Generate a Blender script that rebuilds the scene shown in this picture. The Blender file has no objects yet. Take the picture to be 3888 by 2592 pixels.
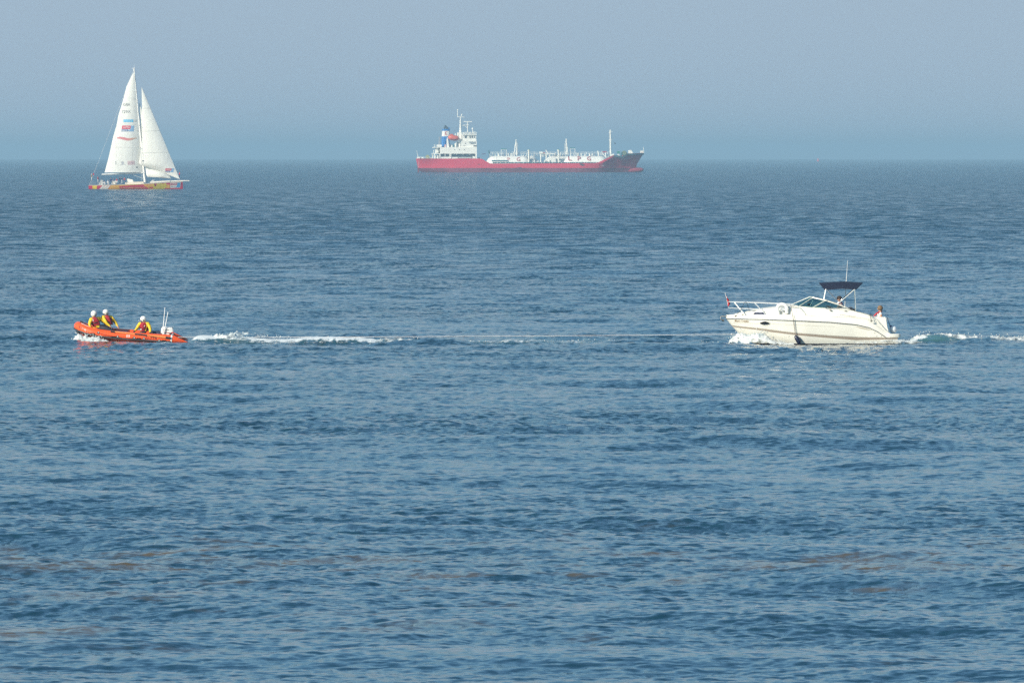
import bpy, bmesh, math, random
import numpy as np
from mathutils import Vector, Matrix

SC = bpy.context.scene
COL = SC.collection
R = math.radians

# ------------------------------------------------------------------ camera
F = 35000.0            # focal length in photograph pixels (3888 wide)
CH = 8.2               # camera height above the water, metres
HY = 592.0             # row of the horizontal direction
cam_d = bpy.data.cameras.new('camera')
cam = bpy.data.objects.new('camera', cam_d); COL.objects.link(cam)
cam_d.sensor_width = 36.0
cam_d.lens = F / 3888.0 * 36.0
cam_d.clip_start = 1.0
cam_d.clip_end = 90000.0
cam.location = (0, 0, CH)
cam.rotation_euler = (R(90) - math.atan((1296 - HY) / F), 0, 0)
SC.camera = cam

# ------------------------------------------------------------------ sky
SUN_EL, SUN_AZ = R(26), R(-133)      # azimuth measured from +Y towards +X
world = bpy.data.worlds.new('World'); SC.world = world
world.use_nodes = True
nt = world.node_tree; nt.nodes.clear()
w_out = nt.nodes.new('ShaderNodeOutputWorld')
w_bg = nt.nodes.new('ShaderNodeBackground')
w_sky = nt.nodes.new('ShaderNodeTexSky')
w_sky.sky_type = 'NISHITA'; w_sky.sun_disc = False
w_sky.sun_elevation = SUN_EL; w_sky.sun_rotation = SUN_AZ
w_sky.air_density = 1.0; w_sky.dust_density = 2.0; w_sky.ozone_density = 1.5
w_sky.altitude = 0
w_tint = nt.nodes.new('ShaderNodeMix'); w_tint.data_type = 'RGBA'; w_tint.blend_type = 'MULTIPLY'
w_tint.inputs[0].default_value = 1.0
w_tint.inputs[7].default_value = (0.68, 0.97, 1.09, 1)
nt.links.new(w_sky.outputs[0], w_tint.inputs[6])
# pale summer haze low in the sky, the same all round
w_tc = nt.nodes.new('ShaderNodeTexCoord'); w_sep = nt.nodes.new('ShaderNodeSeparateXYZ')
nt.links.new(w_tc.outputs['Generated'], w_sep.inputs[0])
w_mr = nt.nodes.new('ShaderNodeMapRange'); w_mr.interpolation_type = 'SMOOTHERSTEP'
w_mr.inputs[1].default_value = 0.0; w_mr.inputs[2].default_value = 0.20
w_mr.inputs[3].default_value = 1.0; w_mr.inputs[4].default_value = 0.0
nt.links.new(w_sep.outputs['Z'], w_mr.inputs[0])
w_hz = nt.nodes.new('ShaderNodeMix'); w_hz.data_type = 'RGBA'
nt.links.new(w_mr.outputs[0], w_hz.inputs[0]); nt.links.new(w_tint.outputs[2], w_hz.inputs[6])
SKY_S = 0.095
w_hz.inputs[7].default_value = (0.278 / SKY_S, 0.356 / SKY_S, 0.440 / SKY_S, 1)
nt.links.new(w_hz.outputs[2], w_bg.inputs[0])
nt.links.new(w_bg.outputs[0], w_out.inputs[0])
w_bg.inputs[1].default_value = SKY_S

sun_d = bpy.data.lights.new('sun', 'SUN')
sun_d.energy = 4.15; sun_d.angle = R(0.53); sun_d.color = (1.0, 0.915, 0.77)
sun = bpy.data.objects.new('sun', sun_d); COL.objects.link(sun)
sd = Vector((math.sin(SUN_AZ) * math.cos(SUN_EL), math.cos(SUN_AZ) * math.cos(SUN_EL), math.sin(SUN_EL)))
sun.rotation_euler = sd.to_track_quat('Z', 'Y').to_euler()

SC.view_settings.view_transform = 'Standard'
SC.view_settings.look = 'None'
SC.view_settings.exposure = 0.48
SC.view_settings.gamma = 1.0
SC.view_settings.use_curve_mapping = False
SC.render.engine = 'CYCLES'
SC.cycles.use_denoising = False
SC.cycles.denoiser = 'OPENIMAGEDENOISE'
SC.cycles.denoising_input_passes = 'RGB_ALBEDO_NORMAL'
SC.cycles.max_bounces = 6
SC.cycles.diffuse_bounces = 2
SC.cycles.glossy_bounces = 3
SC.cycles.transmission_bounces = 5
SC.cycles.transparent_max_bounces = 10
SC.cycles.volume_bounces = 0
SC.cycles.sample_clamp_indirect = 4.0

# ------------------------------------------------------------------ materials
MATS = {}
def mat(name, col, rough=0.5, metal=0.0, spec=0.5, vary=0.0, vscale=3.0, emit=None, alpha=None, coat=0.0, bump=0.0, bscale=20.0, trans=0.0):
    if name in MATS: return MATS[name]
    m = bpy.data.materials.new(name); m.use_nodes = True
    t = m.node_tree; b = t.nodes['Principled BSDF']
    b.inputs['Base Color'].default_value = (*col, 1)
    b.inputs['Roughness'].default_value = rough
    b.inputs['Metallic'].default_value = metal
    b.inputs['Specular IOR Level'].default_value = spec
    b.inputs['Coat Weight'].default_value = coat
    b.inputs['Coat Roughness'].default_value = 0.08
    b.inputs['Transmission Weight'].default_value = trans
    if vary or bump:
        tc = t.nodes.new('ShaderNodeTexCoord')
        n = t.nodes.new('ShaderNodeTexNoise'); n.inputs['Scale'].default_value = vscale
        n.inputs['Detail'].default_value = 5; n.inputs['Roughness'].default_value = 0.6
        t.links.new(tc.outputs['Object'], n.inputs['Vector'])
        if vary:
            r = t.nodes.new('ShaderNodeMapRange')
            r.inputs[1].default_value = 0.3; r.inputs[2].default_value = 0.7
            r.inputs[3].default_value = 1 - vary; r.inputs[4].default_value = 1 + vary * 0.4
            t.links.new(n.outputs['Fac'], r.inputs[0])
            mx = t.nodes.new('ShaderNodeVectorMath'); mx.operation = 'SCALE'
            mx.inputs[0].default_value = col
            t.links.new(r.outputs[0], mx.inputs['Scale'])
            t.links.new(mx.outputs[0], b.inputs['Base Color'])
        if bump:
            n2 = t.nodes.new('ShaderNodeTexNoise'); n2.inputs['Scale'].default_value = bscale
            n2.inputs['Detail'].default_value = 3
            t.links.new(tc.outputs['Object'], n2.inputs['Vector'])
            bp = t.nodes.new('ShaderNodeBump'); bp.inputs['Strength'].default_value = bump
            bp.inputs['Distance'].default_value = 0.02
            t.links.new(n2.outputs['Fac'], bp.inputs['Height'])
            t.links.new(bp.outputs[0], b.inputs['Normal'])
    MATS[name] = m
    return m

# ------------------------------------------------------------------ tags
def tag(o, label=None, cat=None, group=None, kind=None):
    if label: o['label'] = label
    if cat: o['category'] = cat
    if group: o['group'] = group
    if kind: o['kind'] = kind
    return o

def wpos(px, py, D):
    return Vector(((px - 1944) / F * D, D, CH - (py - HY) / F * D))

# ------------------------------------------------------------------ sea height field
def wave_tile(N, L, lmin, lmax, seed, spread=2.0, theta0=R(80), power=3.4):
    rng = np.random.default_rng(seed)
    k1 = np.fft.fftfreq(N, L / N) * 2 * np.pi
    kx, ky = np.meshgrid(k1, k1)
    k = np.hypot(kx, ky); k[0, 0] = 1
    th = np.arctan2(ky, kx)
    S = k ** (-power)
    S *= np.abs(np.cos((th - theta0))) ** spread * 0.88 + 0.12
    S *= (k > 2 * np.pi / lmax) * np.exp(-(k * lmin / (2 * np.pi)) ** 4)
    S *= 1 - np.exp(-(k * lmax / (2 * np.pi) / 1.2) ** 6)
    A = np.sqrt(S) * (rng.normal(size=(N, N)) + 1j * rng.normal(size=(N, N)))
    A[0, 0] = 0
    h = np.fft.ifft2(A).real
    s = 1 / h.std()
    dx = np.fft.ifft2(-1j * kx / k * A).real * s
    dy = np.fft.ifft2(-1j * ky / k * A).real * s
    h = h * s
    sl = np.hypot(np.gradient(h, L / N, axis=1), np.gradient(h, L / N, axis=0))
    return dict(N=N, L=L, h=h, dx=dx, dy=dy, slope=float(np.sqrt((sl ** 2).mean())))

def sample(t, X, Y, keys=('h', 'dx', 'dy')):
    u = (X / t['L'] % 1.0) * t['N']; v = (Y / t['L'] % 1.0) * t['N']
    i0 = np.floor(u).astype(int) % t['N']; j0 = np.floor(v).astype(int) % t['N']
    fu = u - np.floor(u); fv = v - np.floor(v)
    i1 = (i0 + 1) % t['N']; j1 = (j0 + 1) % t['N']
    out = []
    for kk in keys:
        a = t[kk]
        out.append(a[j0, i0] * (1 - fu) * (1 - fv) + a[j0, i1] * fu * (1 - fv) + a[j1, i0] * (1 - fu) * fv + a[j1, i1] * fu * fv)
    return out

TA = wave_tile(512, 127.0, 2.2, 26.0, 3, spread=3.0, theta0=R(76))
TB = wave_tile(512, 23.0, 0.16, 2.2, 5, spread=1.6, theta0=R(98), power=2.9)
TC = wave_tile(256, 260.0, 8.0, 130.0, 8, spread=0.0, power=3.0)      # slow variation of roughness
SLA, SLB = 0.060, 0.172      # rms slopes wanted
AMPA, AMPB = SLA / TA['slope'], SLB / TB['slope']

def smooth(a, b, x):
    t = np.clip((x - a) / (b - a), 0, 1)
    return t * t * (3 - 2 * t)

def vnoise(X, Y, scale, seed, octaves=4):
    """cheap value noise made from the wave tiles' machinery"""
    out = 0; amp = 1; tot = 0
    for o in range(octaves):
        t = NOISE
        u = (X / scale * 2 ** o / 8.0 + seed * 0.371 + o * 0.13); v = (Y / scale * 2 ** o / 8.0 + seed * 0.713 + o * 0.37)
        out = out + amp * sample(dict(N=256, L=1.0, h=t), u, v, ('h',))[0]; tot += amp; amp *= 0.55
    return out / tot
_rng = np.random.default_rng(11)
_b = _rng.random((32, 32))
def _up(b, n):
    N = b.shape[0]; idx = np.arange(N * n) / n
    i0 = np.floor(idx).astype(int); f = idx - i0; f = f * f * (3 - 2 * f); i1 = (i0 + 1) % N
    c = b[i0] * (1 - f)[:, None] + b[i1] * f[:, None]
    return c[:, i0] * (1 - f)[None] + c[:, i1] * f[None]
NOISE = _up(_b, 8)          # 32 cells, smooth, period 1.0 in uv => cell = 1/32; /8 above => 4 cells per 'scale'

D0 = F / 86.6               # distance of the two near boats (404 m)
WAKE_Y = D0 - 0.3
def gx(px): return (px - 1944) / 86.6

def wake(X, Y):
    """height and foam of the wakes of the two boats; world metres"""
    h = np.zeros_like(X); foam = np.zeros_like(X); teal = np.zeros_like(X)
    near = (np.abs(Y - WAKE_Y) < 14)
    if not near.any(): return h, foam, teal
    x = X[near]; y = Y[near]
    yy = y - WAKE_Y
    hh = np.zeros_like(x); ff = np.zeros_like(x); tt = np.zeros_like(x)
    # lifeboat wake from gx(713) right to the motor boat
    s = x - gx(705)
    on = smooth(0.0, 0.6, s) * (1 - smooth(gx(2650) - gx(705), gx(2860) - gx(705), s))
    w = 0.75 + 0.055 * np.clip(s, 0, 40)
    prof = np.exp(-(yy / w) ** 2)
    # hump right behind, then a chain of rollers
    hump = 0.26 * np.exp(-((s - 2.4) / 2.2) ** 2) + 0.24 * np.exp(-((s - 6.2) / 2.4) ** 2) + 0.10 * np.exp(-s / 14) * (1 + np.cos(s * 0.85))
    hh += on * prof * hump
    # dark rollers in front and behind of the wake: transverse waves
    hh += on * (0.26 * np.exp(-((yy + 2.4 + 0.05 * s) / 1.5) ** 2) + 0.32 * np.exp(-((yy - 3.0 - 0.05 * s) / 1.7) ** 2)) * (0.55 + 0.6 * np.sin(s * 0.72 + 1.0 + 0.3 * yy)) * smooth(2, 6, s)
    n1 = vnoise(x, y, 1.3, 1); n2 = vnoise(x, y, 0.42, 2, 3)
    fo = np.exp(-(yy / (0.55 + 0.030 * np.clip(s, 0, 30))) ** 2)
    dens = 1.25 * np.exp(-s / 4.5) + 0.72 * np.exp(-((s - 6.0) / 3.5) ** 2) + 0.50 * np.exp(-((s - 15.2) / 2.6) ** 2) + 0.34 * np.exp(-s / 16) * (0.7 + 0.5 * np.sin(s * 1.9))
    ff += on * fo * dens * (0.45 + 1.1 * n1)
    tt += on * np.exp(-(yy / (0.9 + 0.03 * np.clip(s, 0, 40))) ** 2) * np.clip(1.0 * np.exp(-s / 12) + 0.12, 0, 1)
    # motor boat wake: right of gx(3420)
    s = x - gx(3395)
    on = smooth(0.0, 0.4, s)
    prof = np.exp(-(yy / (0.8 + 0.05 * np.clip(s, 0, 20))) ** 2)
    hump = 0.26 * np.exp(-((s - 1.75) / 0.85) ** 2) + 0.17 * np.exp(-((s - 4.0) / 1.6) ** 2) + 0.08
    hh += on * prof * hump
    dens = 0.70 * np.exp(-((s - 0.6) / 1.0) ** 2) + 0.55 * np.exp(-((s - 1.2) / 0.6) ** 2) + 0.85 * smooth(1.9, 2.6, s) * np.exp(-np.clip(s - 2.2, 0, 99) / 4.5) + 0.10
    ff += on * np.exp(-(yy / (0.6 + 0.03 * np.clip(s, 0, 20))) ** 2) * dens * (0.5 + 1.0 * n1)
    tt += on * np.exp(-(yy / 1.2) ** 2) * (1.3 * np.exp(-((s - 1.9) / 0.9) ** 2) + 0.45 * np.exp(-s / 6))
    # foam strip along the motor boat's side and under the lifeboat's side
    a = smooth(gx(2790), gx(2830), x) * (1 - smooth(gx(3380), gx(3440), x))
    edge = 1.25 * np.sin(np.clip((x - gx(2760)) / (gx(3100) - gx(2760)), 0, 1) * np.pi / 2)
    strip = np.exp(-((yy + 0.3 + edge + 0.35) / 0.33) ** 2)
    ff += a * strip * (0.28 + 0.5 * smooth(gx(3080), gx(3330), x) + 0.35 * (1 - smooth(gx(2790), gx(2990), x))) * (0.5 + 0.9 * n2)
    a = smooth(gx(282), gx(330), x) * (1 - smooth(gx(600), gx(720), x))
    ff += a * np.exp(-((yy + 0.95) / 0.30) ** 2) * 0.7 * (0.3 + 1.1 * n2)
    ff *= (0.55 + 0.9 * n2)
    h[near] = hh; foam[near] = ff; teal[near] = tt
    return h, foam, teal

def sea(X, Y, D):
    rough = sample(TC, X * 0.45, Y * 1.3, ('h',))[0]
    rough = np.clip(0.98 + 0.15 * rough, 0.5, 1.5) * (0.80 + 0.20 * smooth(178, 250, D))
    ha, ax, ay = sample(TA, X, Y)
    # two copies of the short waves at an angle hide the tile
    hb, bx, by = sample(TB, X, Y)
    c, s = math.cos(0.6), math.sin(0.6)
    hb2, bx2, by2 = sample(TB, X * c + Y * s + 7.7, -X * s + Y * c)
    fb = (1 - smooth(450, 1300, D)) * AMPB * 0.72 * rough
    fa = AMPA * (1 - 0.85 * smooth(700, 3000, D)) * (0.8 + 0.2 * rough)
    Z = ha * fa + (hb + hb2) * fb
    q = 0.95
    PX = X + q * (ax * fa + (bx + bx2 * c - by2 * s) * fb)
    PY = Y + q * (ay * fa + (by + bx2 * s + by2 * c) * fb)
    hw, foam, teal = wake(PX, PY)
    calm = 1 - 0.45 * np.clip(teal, 0, 1)
    return PX, PY, Z * calm + hw, foam, teal, rough

def build_sea():
    rows = [1.0]
    while rows[-1] < 118: rows.append(rows[-1] * 1.28)
    rows[-1] = 118.0
    d = 118.0
    while d < 21500:
        d += 0.105 * (d / 143.0) ** 1.78
        rows.append(d)
    rows = np.array(rows)
    fine = np.linspace(-R(3.6), R(3.6), 620)
    mid = np.linspace(R(3.6), R(6.0), 22)[1:]
    side = np.concatenate([mid, R(6.0) * (math.pi / R(6.0)) ** (np.arange(1, 17) / 16.0)])
    ang = np.concatenate([-side[::-1], fine, side[:-1]])
    ang = ang                                                        # -pi .. just under pi
    nR, nC = len(rows), len(ang)
    A, Dm = np.meshgrid(ang, rows)
    # straight rows in view, arcs elsewhere
    X0 = Dm * np.sin(A); Y0 = Dm * np.cos(A)
    PX, PY, Z, foam, teal, rough = sea(X0.ravel(), Y0.ravel(), Dm.ravel())
    coarse = (np.abs(A.ravel()) > R(6.1)) | (Dm.ravel() < 117)
    Z[coarse] *= 0.3; PX[coarse] = X0.ravel()[coarse]; PY[coarse] = Y0.ravel()[coarse]
    co = np.stack([PX, PY, Z], 1)
    idx = np.arange(nR * nC).reshape(nR, nC)
    a = idx[:-1, :]; b = np.roll(idx, -1, axis=1)[:-1, :]
    c = np.roll(idx, -1, axis=1)[1:, :]; dd = idx[1:, :]
    quads = np.stack([a, dd, c, b], -1).reshape(-1, 4)
    nv = len(co)
    me = bpy.data.meshes.new('sea')
    centre = nv
    co = np.vstack([co, [[0, 0, 0]]])
    tri = np.stack([np.full(nC, centre), idx[0], np.roll(idx[0], -1)], -1)[:, [0, 1, 2]]
    tri = tri[:, [0, 2, 1]]
    loops = np.concatenate([quads.ravel(), tri.ravel()])
    starts = np.concatenate([np.arange(len(quads)) * 4, len(quads) * 4 + np.arange(len(tri)) * 3])
    me.vertices.add(len(co)); me.vertices.foreach_set('co', co.astype(np.float32).ravel())
    me.loops.add(len(loops)); me.loops.foreach_set('vertex_index', loops.astype(np.int32))
    me.polygons.add(len(starts)); me.polygons.foreach_set('loop_start', starts.astype(np.int32))
    me.update(calc_edges=True)
    me.polygons.foreach_set('use_smooth', np.ones(len(starts), dtype=bool))
    for nm, arr in (('foam', foam), ('teal', teal), ('rough', rough)):
        at = me.attributes.new(nm, 'FLOAT', 'POINT')
        at.data.foreach_set('value', np.append(arr, 0).astype(np.float32))
    o = bpy.data.objects.new('sea', me); COL.objects.link(o)
    tag(o, 'calm blue sea with short dark wavelets and wakes reaching the hazy horizon', kind='structure')
    me.materials.append(sea_material())
    print('sea', len(co), 'verts', nR, nC)
    return o

def sea_material():
    m = bpy.data.materials.new('sea_water'); m.use_nodes = True
    t = m.node_tree; t.nodes.clear(); N = t.nodes.new; Lk = t.links.new
    def node(tp, **kw):
        n = N(tp)
        for k, v in kw.items(): setattr(n, k, v)
        return n
    def math_(op, a, b=None, clamp=False):
        n = N('ShaderNodeMath'); n.operation = op; n.use_clamp = clamp
        for i, v in enumerate((a, b)):
            if v is None: continue
            if isinstance(v, (int, float)): n.inputs[i].default_value = v
            else: Lk(v, n.inputs[i])
        return n.outputs[0]
    out = N('ShaderNodeOutputMaterial')
    tc = N('ShaderNodeTexCoord')
    geo = N('ShaderNodeNewGeometry')
    attr = {}
    for nm in ('foam', 'teal', 'rough'):
        a = N('ShaderNodeAttribute'); a.attribute_name = nm; attr[nm] = a.outputs['Fac']
    def noise(scale, det, rgh, sx=1.0, sy=1.0, off=0.0):
        mp = N('ShaderNodeMapping'); mp.inputs['Scale'].default_value = (sx, sy, 1); mp.inputs['Location'].default_value = (off, off * 1.7, 0)
        Lk(tc.outputs['Object'], mp.inputs[0])
        n = N('ShaderNodeTexNoise'); n.inputs['Scale'].default_value = scale
        n.inputs['Detail'].default_value = det; n.inputs['Roughness'].default_value = rgh
        Lk(mp.outputs[0], n.inputs['Vector'])
        return n
    # ripple normals straight from noise: independent of distance
    def ripple(scale, det, amp, sx, sy, off):
        n = noise(scale, det, 0.55, sx, sy, off)
        s = N('ShaderNodeVectorMath'); s.operation = 'SUBTRACT'; s.inputs[1].default_value = (0.5, 0.5, 0.5)
        Lk(n.outputs['Color'], s.inputs[0])
        k = N('ShaderNodeVectorMath'); k.operation = 'MULTIPLY'; k.inputs[1].default_value = (amp, amp * 1.15, 0)
        Lk(s.outputs[0], k.inputs[0])
        return k.outputs[0]
    r1 = ripple(4.4, 5, RIP1, 0.7, 1.0, 0)
    r2 = ripple(0.75, 2, RIP2, 0.6, 1.0, 31)
    # the longer ripple only where the mesh no longer carries it
    cd = N('ShaderNodeCameraData')
    geo_pos = geo.outputs['Position']
    sp = N('ShaderNodeSeparateXYZ'); Lk(geo_pos, sp.inputs[0])
    far = N('ShaderNodeMapRange'); far.inputs[1].default_value = 350; far.inputs[2].default_value = 1500
    far.inputs[3].default_value = 0.25; far.inputs[4].default_value = 1.0
    Lk(sp.outputs['Y'], far.inputs[0])
    r2s = N('ShaderNodeVectorMath'); r2s.operation = 'SCALE'; Lk(r2, r2s.inputs[0]); Lk(far.outputs[0], r2s.inputs['Scale'])
    ad = N('ShaderNodeVectorMath'); Lk(r1, ad.inputs[0]); Lk(r2s.outputs[0], ad.inputs[1])
    sc = N('ShaderNodeVectorMath'); sc.operation = 'SCALE'; Lk(ad.outputs[0], sc.inputs[0]); Lk(attr['rough'], sc.inputs['Scale'])
    # unresolved far waves show their near faces: tilt added to darken far water
    farw = N('ShaderNodeMapRange'); farw.inputs[1].default_value = 300; farw.inputs[2].default_value = 1100; farw.inputs[3].default_value = 0.0; farw.inputs[4].default_value = 1.0
    Lk(sp.outputs['Y'], farw.inputs[0])
    stp = N('ShaderNodeVectorMath'); stp.operation = 'SCALE'; stp.inputs[0].default_value = (0, -0.18, 0); Lk(farw.outputs[0], stp.inputs['Scale'])
    gn = N('ShaderNodeVectorMath'); Lk(geo.outputs['Normal'], gn.inputs[0]); Lk(stp.outputs[0], gn.inputs[1])
    nn = N('ShaderNodeVectorMath'); Lk(gn.outputs[0], nn.inputs[0]); Lk(sc.outputs[0], nn.inputs[1])
    nz = N('ShaderNodeVectorMath'); nz.operation = 'NORMALIZE'; Lk(nn.outputs[0], nz.inputs[0])
    # colour of the water body: deep teal, kelp patches in the shallows, aerated wake
    deep = WATER_DEEP
    kn = noise(0.45, 5, 0.6, 0.55, 0.75, 13)
    kb = noise(0.06, 2, 0.5, 0.5, 1.0, 47)
    kr = N('ShaderNodeMapRange'); kr.inputs[1].default_value = 0.84; kr.inputs[2].default_value = 0.95
    kband = N('ShaderNodeMapRange'); kband.interpolation_type = 'SMOOTHSTEP'; kband.inputs[1].default_value = 16; kband.inputs[2].default_value = 4; kband.inputs[3].default_value = 0.0; kband.inputs[4].default_value = 0.10
    Lk(math_('ABSOLUTE', math_('SUBTRACT', sp.outputs['Y'], 189.0)), kband.inputs[0])
    Lk(math_('ADD', math_('ADD', kn.outputs['Fac'], math_('MULTIPLY', kb.outputs['Fac'], 0.5)), kband.outputs[0]), kr.inputs[0])
    shal = N('ShaderNodeMapRange'); shal.inputs[1].default_value = 212; shal.inputs[2].default_value = 200
    Lk(sp.outputs['Y'], shal.inputs[0])
    kelp = math_('MULTIPLY', kr.outputs[0], shal.outputs[0], True)
    c1 = node('ShaderNodeMix', data_type='RGBA'); c1.inputs[6].default_value = (*deep, 1); c1.inputs[7].default_value = (0.100, 0.080, 0.048, 1)
    Lk(kelp, c1.inputs[0])
    c2 = node('ShaderNodeMix', data_type='RGBA'); c2.inputs[7].default_value = (0.07, 0.17, 0.175, 1)
    Lk(c1.outputs[2], c2.inputs[6]); Lk(math_('MULTIPLY', attr['teal'], 0.75, True), c2.inputs[0])
    wat = N('ShaderNodeBsdfPrincipled')
    Lk(c2.outputs[2], wat.inputs['Base Color']); wat.inputs['Roughness'].default_value = 0.07
    wat.inputs['IOR'].default_value = 1.333
    Lk(nz.outputs[0], wat.inputs['Normal'])
    # foam
    fn = noise(7.0, 6, 0.72, 0.6, 0.45, 3)
    fm = math_('ADD', attr['foam'], math_('MULTIPLY', math_('SUBTRACT', fn.outputs['Fac'], 0.5), 1.5))
    fr = N('ShaderNodeMapRange'); fr.inputs[1].default_value = 0.46; fr.inputs[2].default_value = 0.72; fr.clamp = True
    Lk(fm, fr.inputs[0])
    ex = math_('MULTIPLY', fr.outputs[0], math_('GREATER_THAN', attr['foam'], 0.05))
    fo = N('ShaderNodeBsdfPrincipled'); fo.inputs['Base Color'].default_value = (0.72, 0.76, 0.76, 1); fo.inputs['Roughness'].default_value = 0.6
    mx = N('ShaderNodeMixShader'); Lk(ex, mx.inputs[0]); Lk(wat.outputs[0], mx.inputs[1]); Lk(fo.outputs[0], mx.inputs[2])
    Lk(mx.outputs[0], out.inputs['Surface'])
    return m
RIP1, RIP2 = 1.0, 1.35
WATER_DEEP = (0.008, 0.042, 0.070)
sea_obj = build_sea()

# ------------------------------------------------------------------ haze
HAZE = 1.2e-4
def build_haze():
    bm = bmesh.new()
    bmesh.ops.create_cube(bm, size=1.0)
    me = bpy.data.meshes.new('haze'); 
    zb, zt = -1.6, 42.0
    for v in bm.verts:
        v.co = Vector((v.co.x * 60000, v.co.y * 60000, (zb + zt) / 2 + v.co.z * (zt - zb)))
    bm.to_mesh(me); bm.free()
    m = bpy.data.materials.new('haze_air'); m.use_nodes = True
    t = m.node_tree; t.nodes.clear()
    o = t.nodes.new('ShaderNodeOutputMaterial'); v = t.nodes.new('ShaderNodeVolumePrincipled')
    v.inputs['Color'].default_value = (0.385, 0.61, 0.785, 1)
    v.inputs['Density'].default_value = HAZE
    v.inputs['Anisotropy'].default_value = 0.0
    t.links.new(v.outputs[0], o.inputs['Volume'])
    me.materials.append(m)
    ob = bpy.data.objects.new('haze', me); COL.objects.link(ob)
    tag(ob, 'thin blue sea haze fading everything towards the horizon', kind='stuff')
build_haze()

# ------------------------------------------------------------------ mesh helpers
def lerp(a, b, t): return a + (b - a) * t
def interp(xs, ys):
    xs = np.array(xs, float); ys = np.array(ys, float)
    return lambda x: float(np.interp(x, xs, ys))

class MB:
    def __init__(s): s.v = []; s.f = []; s.mi = []; s.cur = 0
    def add(s, vs, fs):
        o = len(s.v); s.v += [tuple(v) for v in vs]
        for f in fs: s.f.append(tuple(i + o for i in f)); s.mi.append(s.cur)
        return s
    def box(s, c, d, rz=0.0, ry=0.0, taper=1.0):
        vs = []
        m = Matrix.Rotation(rz, 3, 'Z') @ Matrix.Rotation(ry, 3, 'Y')
        for z in (-1, 1):
            k = taper if z > 0 else 1.0
            for x, y in ((-1, -1), (1, -1), (1, 1), (-1, 1)):
                vs.append(Vector(c) + m @ Vector((x * d[0] / 2 * k, y * d[1] / 2 * k, z * d[2] / 2)))
        return s.add(vs, [(0, 3, 2, 1), (4, 5, 6, 7), (0, 1, 5, 4), (1, 2, 6, 5), (2, 3, 7, 6), (3, 0, 4, 7)])
    def tube(s, pts, r, n=8, closed=False, cap=True):
        pts = [Vector(p) for p in pts]; m = len(pts)
        rs = r if isinstance(r, (list, tuple)) else [r] * m
        vs = []; prev = None
        for i, p in enumerate(pts):
            if closed: t = pts[(i + 1) % m] - pts[i - 1]
            else: t = pts[min(i + 1, m - 1)] - pts[max(i - 1, 0)]
            t.normalize()
            if prev is None:
                a = Vector((0, 0, 1)) if abs(t.z) < 0.9 else Vector((0, 1, 0))
                u = t.cross(a).normalized()
            else:
                u = (prev - t * prev.dot(t)).normalized()
            prev = u; w = t.cross(u)
            rr = rs[i]; ru, rw = rr if isinstance(rr, (list, tuple)) else (rr, rr)
            for k in range(n):
                a = 2 * math.pi * k / n
                vs.append(p + u * math.cos(a) * ru + w * math.sin(a) * rw)
        fs = []
        for i in range(m if closed else m - 1):
            j = (i + 1) % m
            for k in range(n):
                l = (k + 1) % n
                fs.append((i * n + k, i * n + l, j * n + l, j * n + k))
        if not closed and cap:
            fs.append(tuple(range(n - 1, -1, -1))); fs.append(tuple((m - 1) * n + k for k in range(n)))
        return s.add(vs, fs)
    def loft(s, secs, closed=False, cap=False):
        m = len(secs); n = len(secs[0]); vs = [p for q in secs for p in q]; fs = []
        for i in range(m - 1):
            for k in range(n if closed else n - 1):
                l = (k + 1) % n
                fs.append((i * n + k, i * n + l, (i + 1) * n + l, (i + 1) * n + k))
        if cap:
            fs.append(tuple(range(n - 1, -1, -1))); fs.append(tuple((m - 1) * n + k for k in range(n)))
        return s.add(vs, fs)
    def prism(s, poly, y0, y1):
        """poly: (x, z) outline, extruded along y"""
        n = len(poly)
        vs = [(x, y0, z) for x, z in poly] + [(x, y1, z) for x, z in poly]
        fs = [tuple(range(n)), tuple(range(2 * n - 1, n - 1, -1))]
        for k in range(n):
            l = (k + 1) % n; fs.append((k, k + n, l + n, l))
        return s.add(vs, fs)
    def ball(s, c, r, nu=12, nv=8, z0=-1.0, z1=1.0, rot=None):
        rx, ry, rz = r if isinstance(r, (list, tuple)) else (r, r, r)
        vs = []
        a0 = math.asin(z0); a1 = math.asin(z1)
        for j in range(nv + 1):
            e = a0 + (a1 - a0) * j / nv
            for i in range(nu):
                a = 2 * math.pi * i / nu
                p = Vector((math.cos(e) * math.cos(a) * rx, math.cos(e) * math.sin(a) * ry, math.sin(e) * rz))
                if rot is not None: p = rot @ p
                vs.append(Vector(c) + p)
        fs = [(j * nu + i, j * nu + (i + 1) % nu, (j + 1) * nu + (i + 1) % nu, (j + 1) * nu + i) for j in range(nv) for i in range(nu)]
        return s.add(vs, fs)
    def cone(s, p0, p1, r0, r1, n=12): return s.tube([p0, p1], [r0, r1], n)
    def build(s, name, m, parent=None, smooth=False, merge=True, bevel=0.0, recalc=True):
        me = bpy.data.meshes.new(name)
        me.from_pydata(s.v, [], s.f)
        ms = m if isinstance(m, (list, tuple)) else [m]
        for k in ms: me.materials.append(k)
        if len(ms) > 1: me.polygons.foreach_set('material_index', s.mi)
        bm = bmesh.new(); bm.from_mesh(me)
        if merge: bmesh.ops.remove_doubles(bm, verts=bm.verts, dist=1e-5)
        if recalc: bmesh.ops.recalc_face_normals(bm, faces=bm.faces)
        if bevel: bmesh.ops.bevel(bm, geom=[e for e in bm.edges if e.is_manifold and e.calc_face_angle(0) > 0.6], offset=bevel, segments=2, affect='EDGES', profile=0.6)
        for f in bm.faces: f.smooth = smooth
        if smooth:
            for e in bm.edges:
                if not e.is_manifold or e.calc_face_angle(0) > R(38): e.smooth = False
        bm.to_mesh(me); bm.free()
        o = bpy.data.objects.new(name, me); COL.objects.link(o)
        if parent: o.parent = parent
        return o

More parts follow.
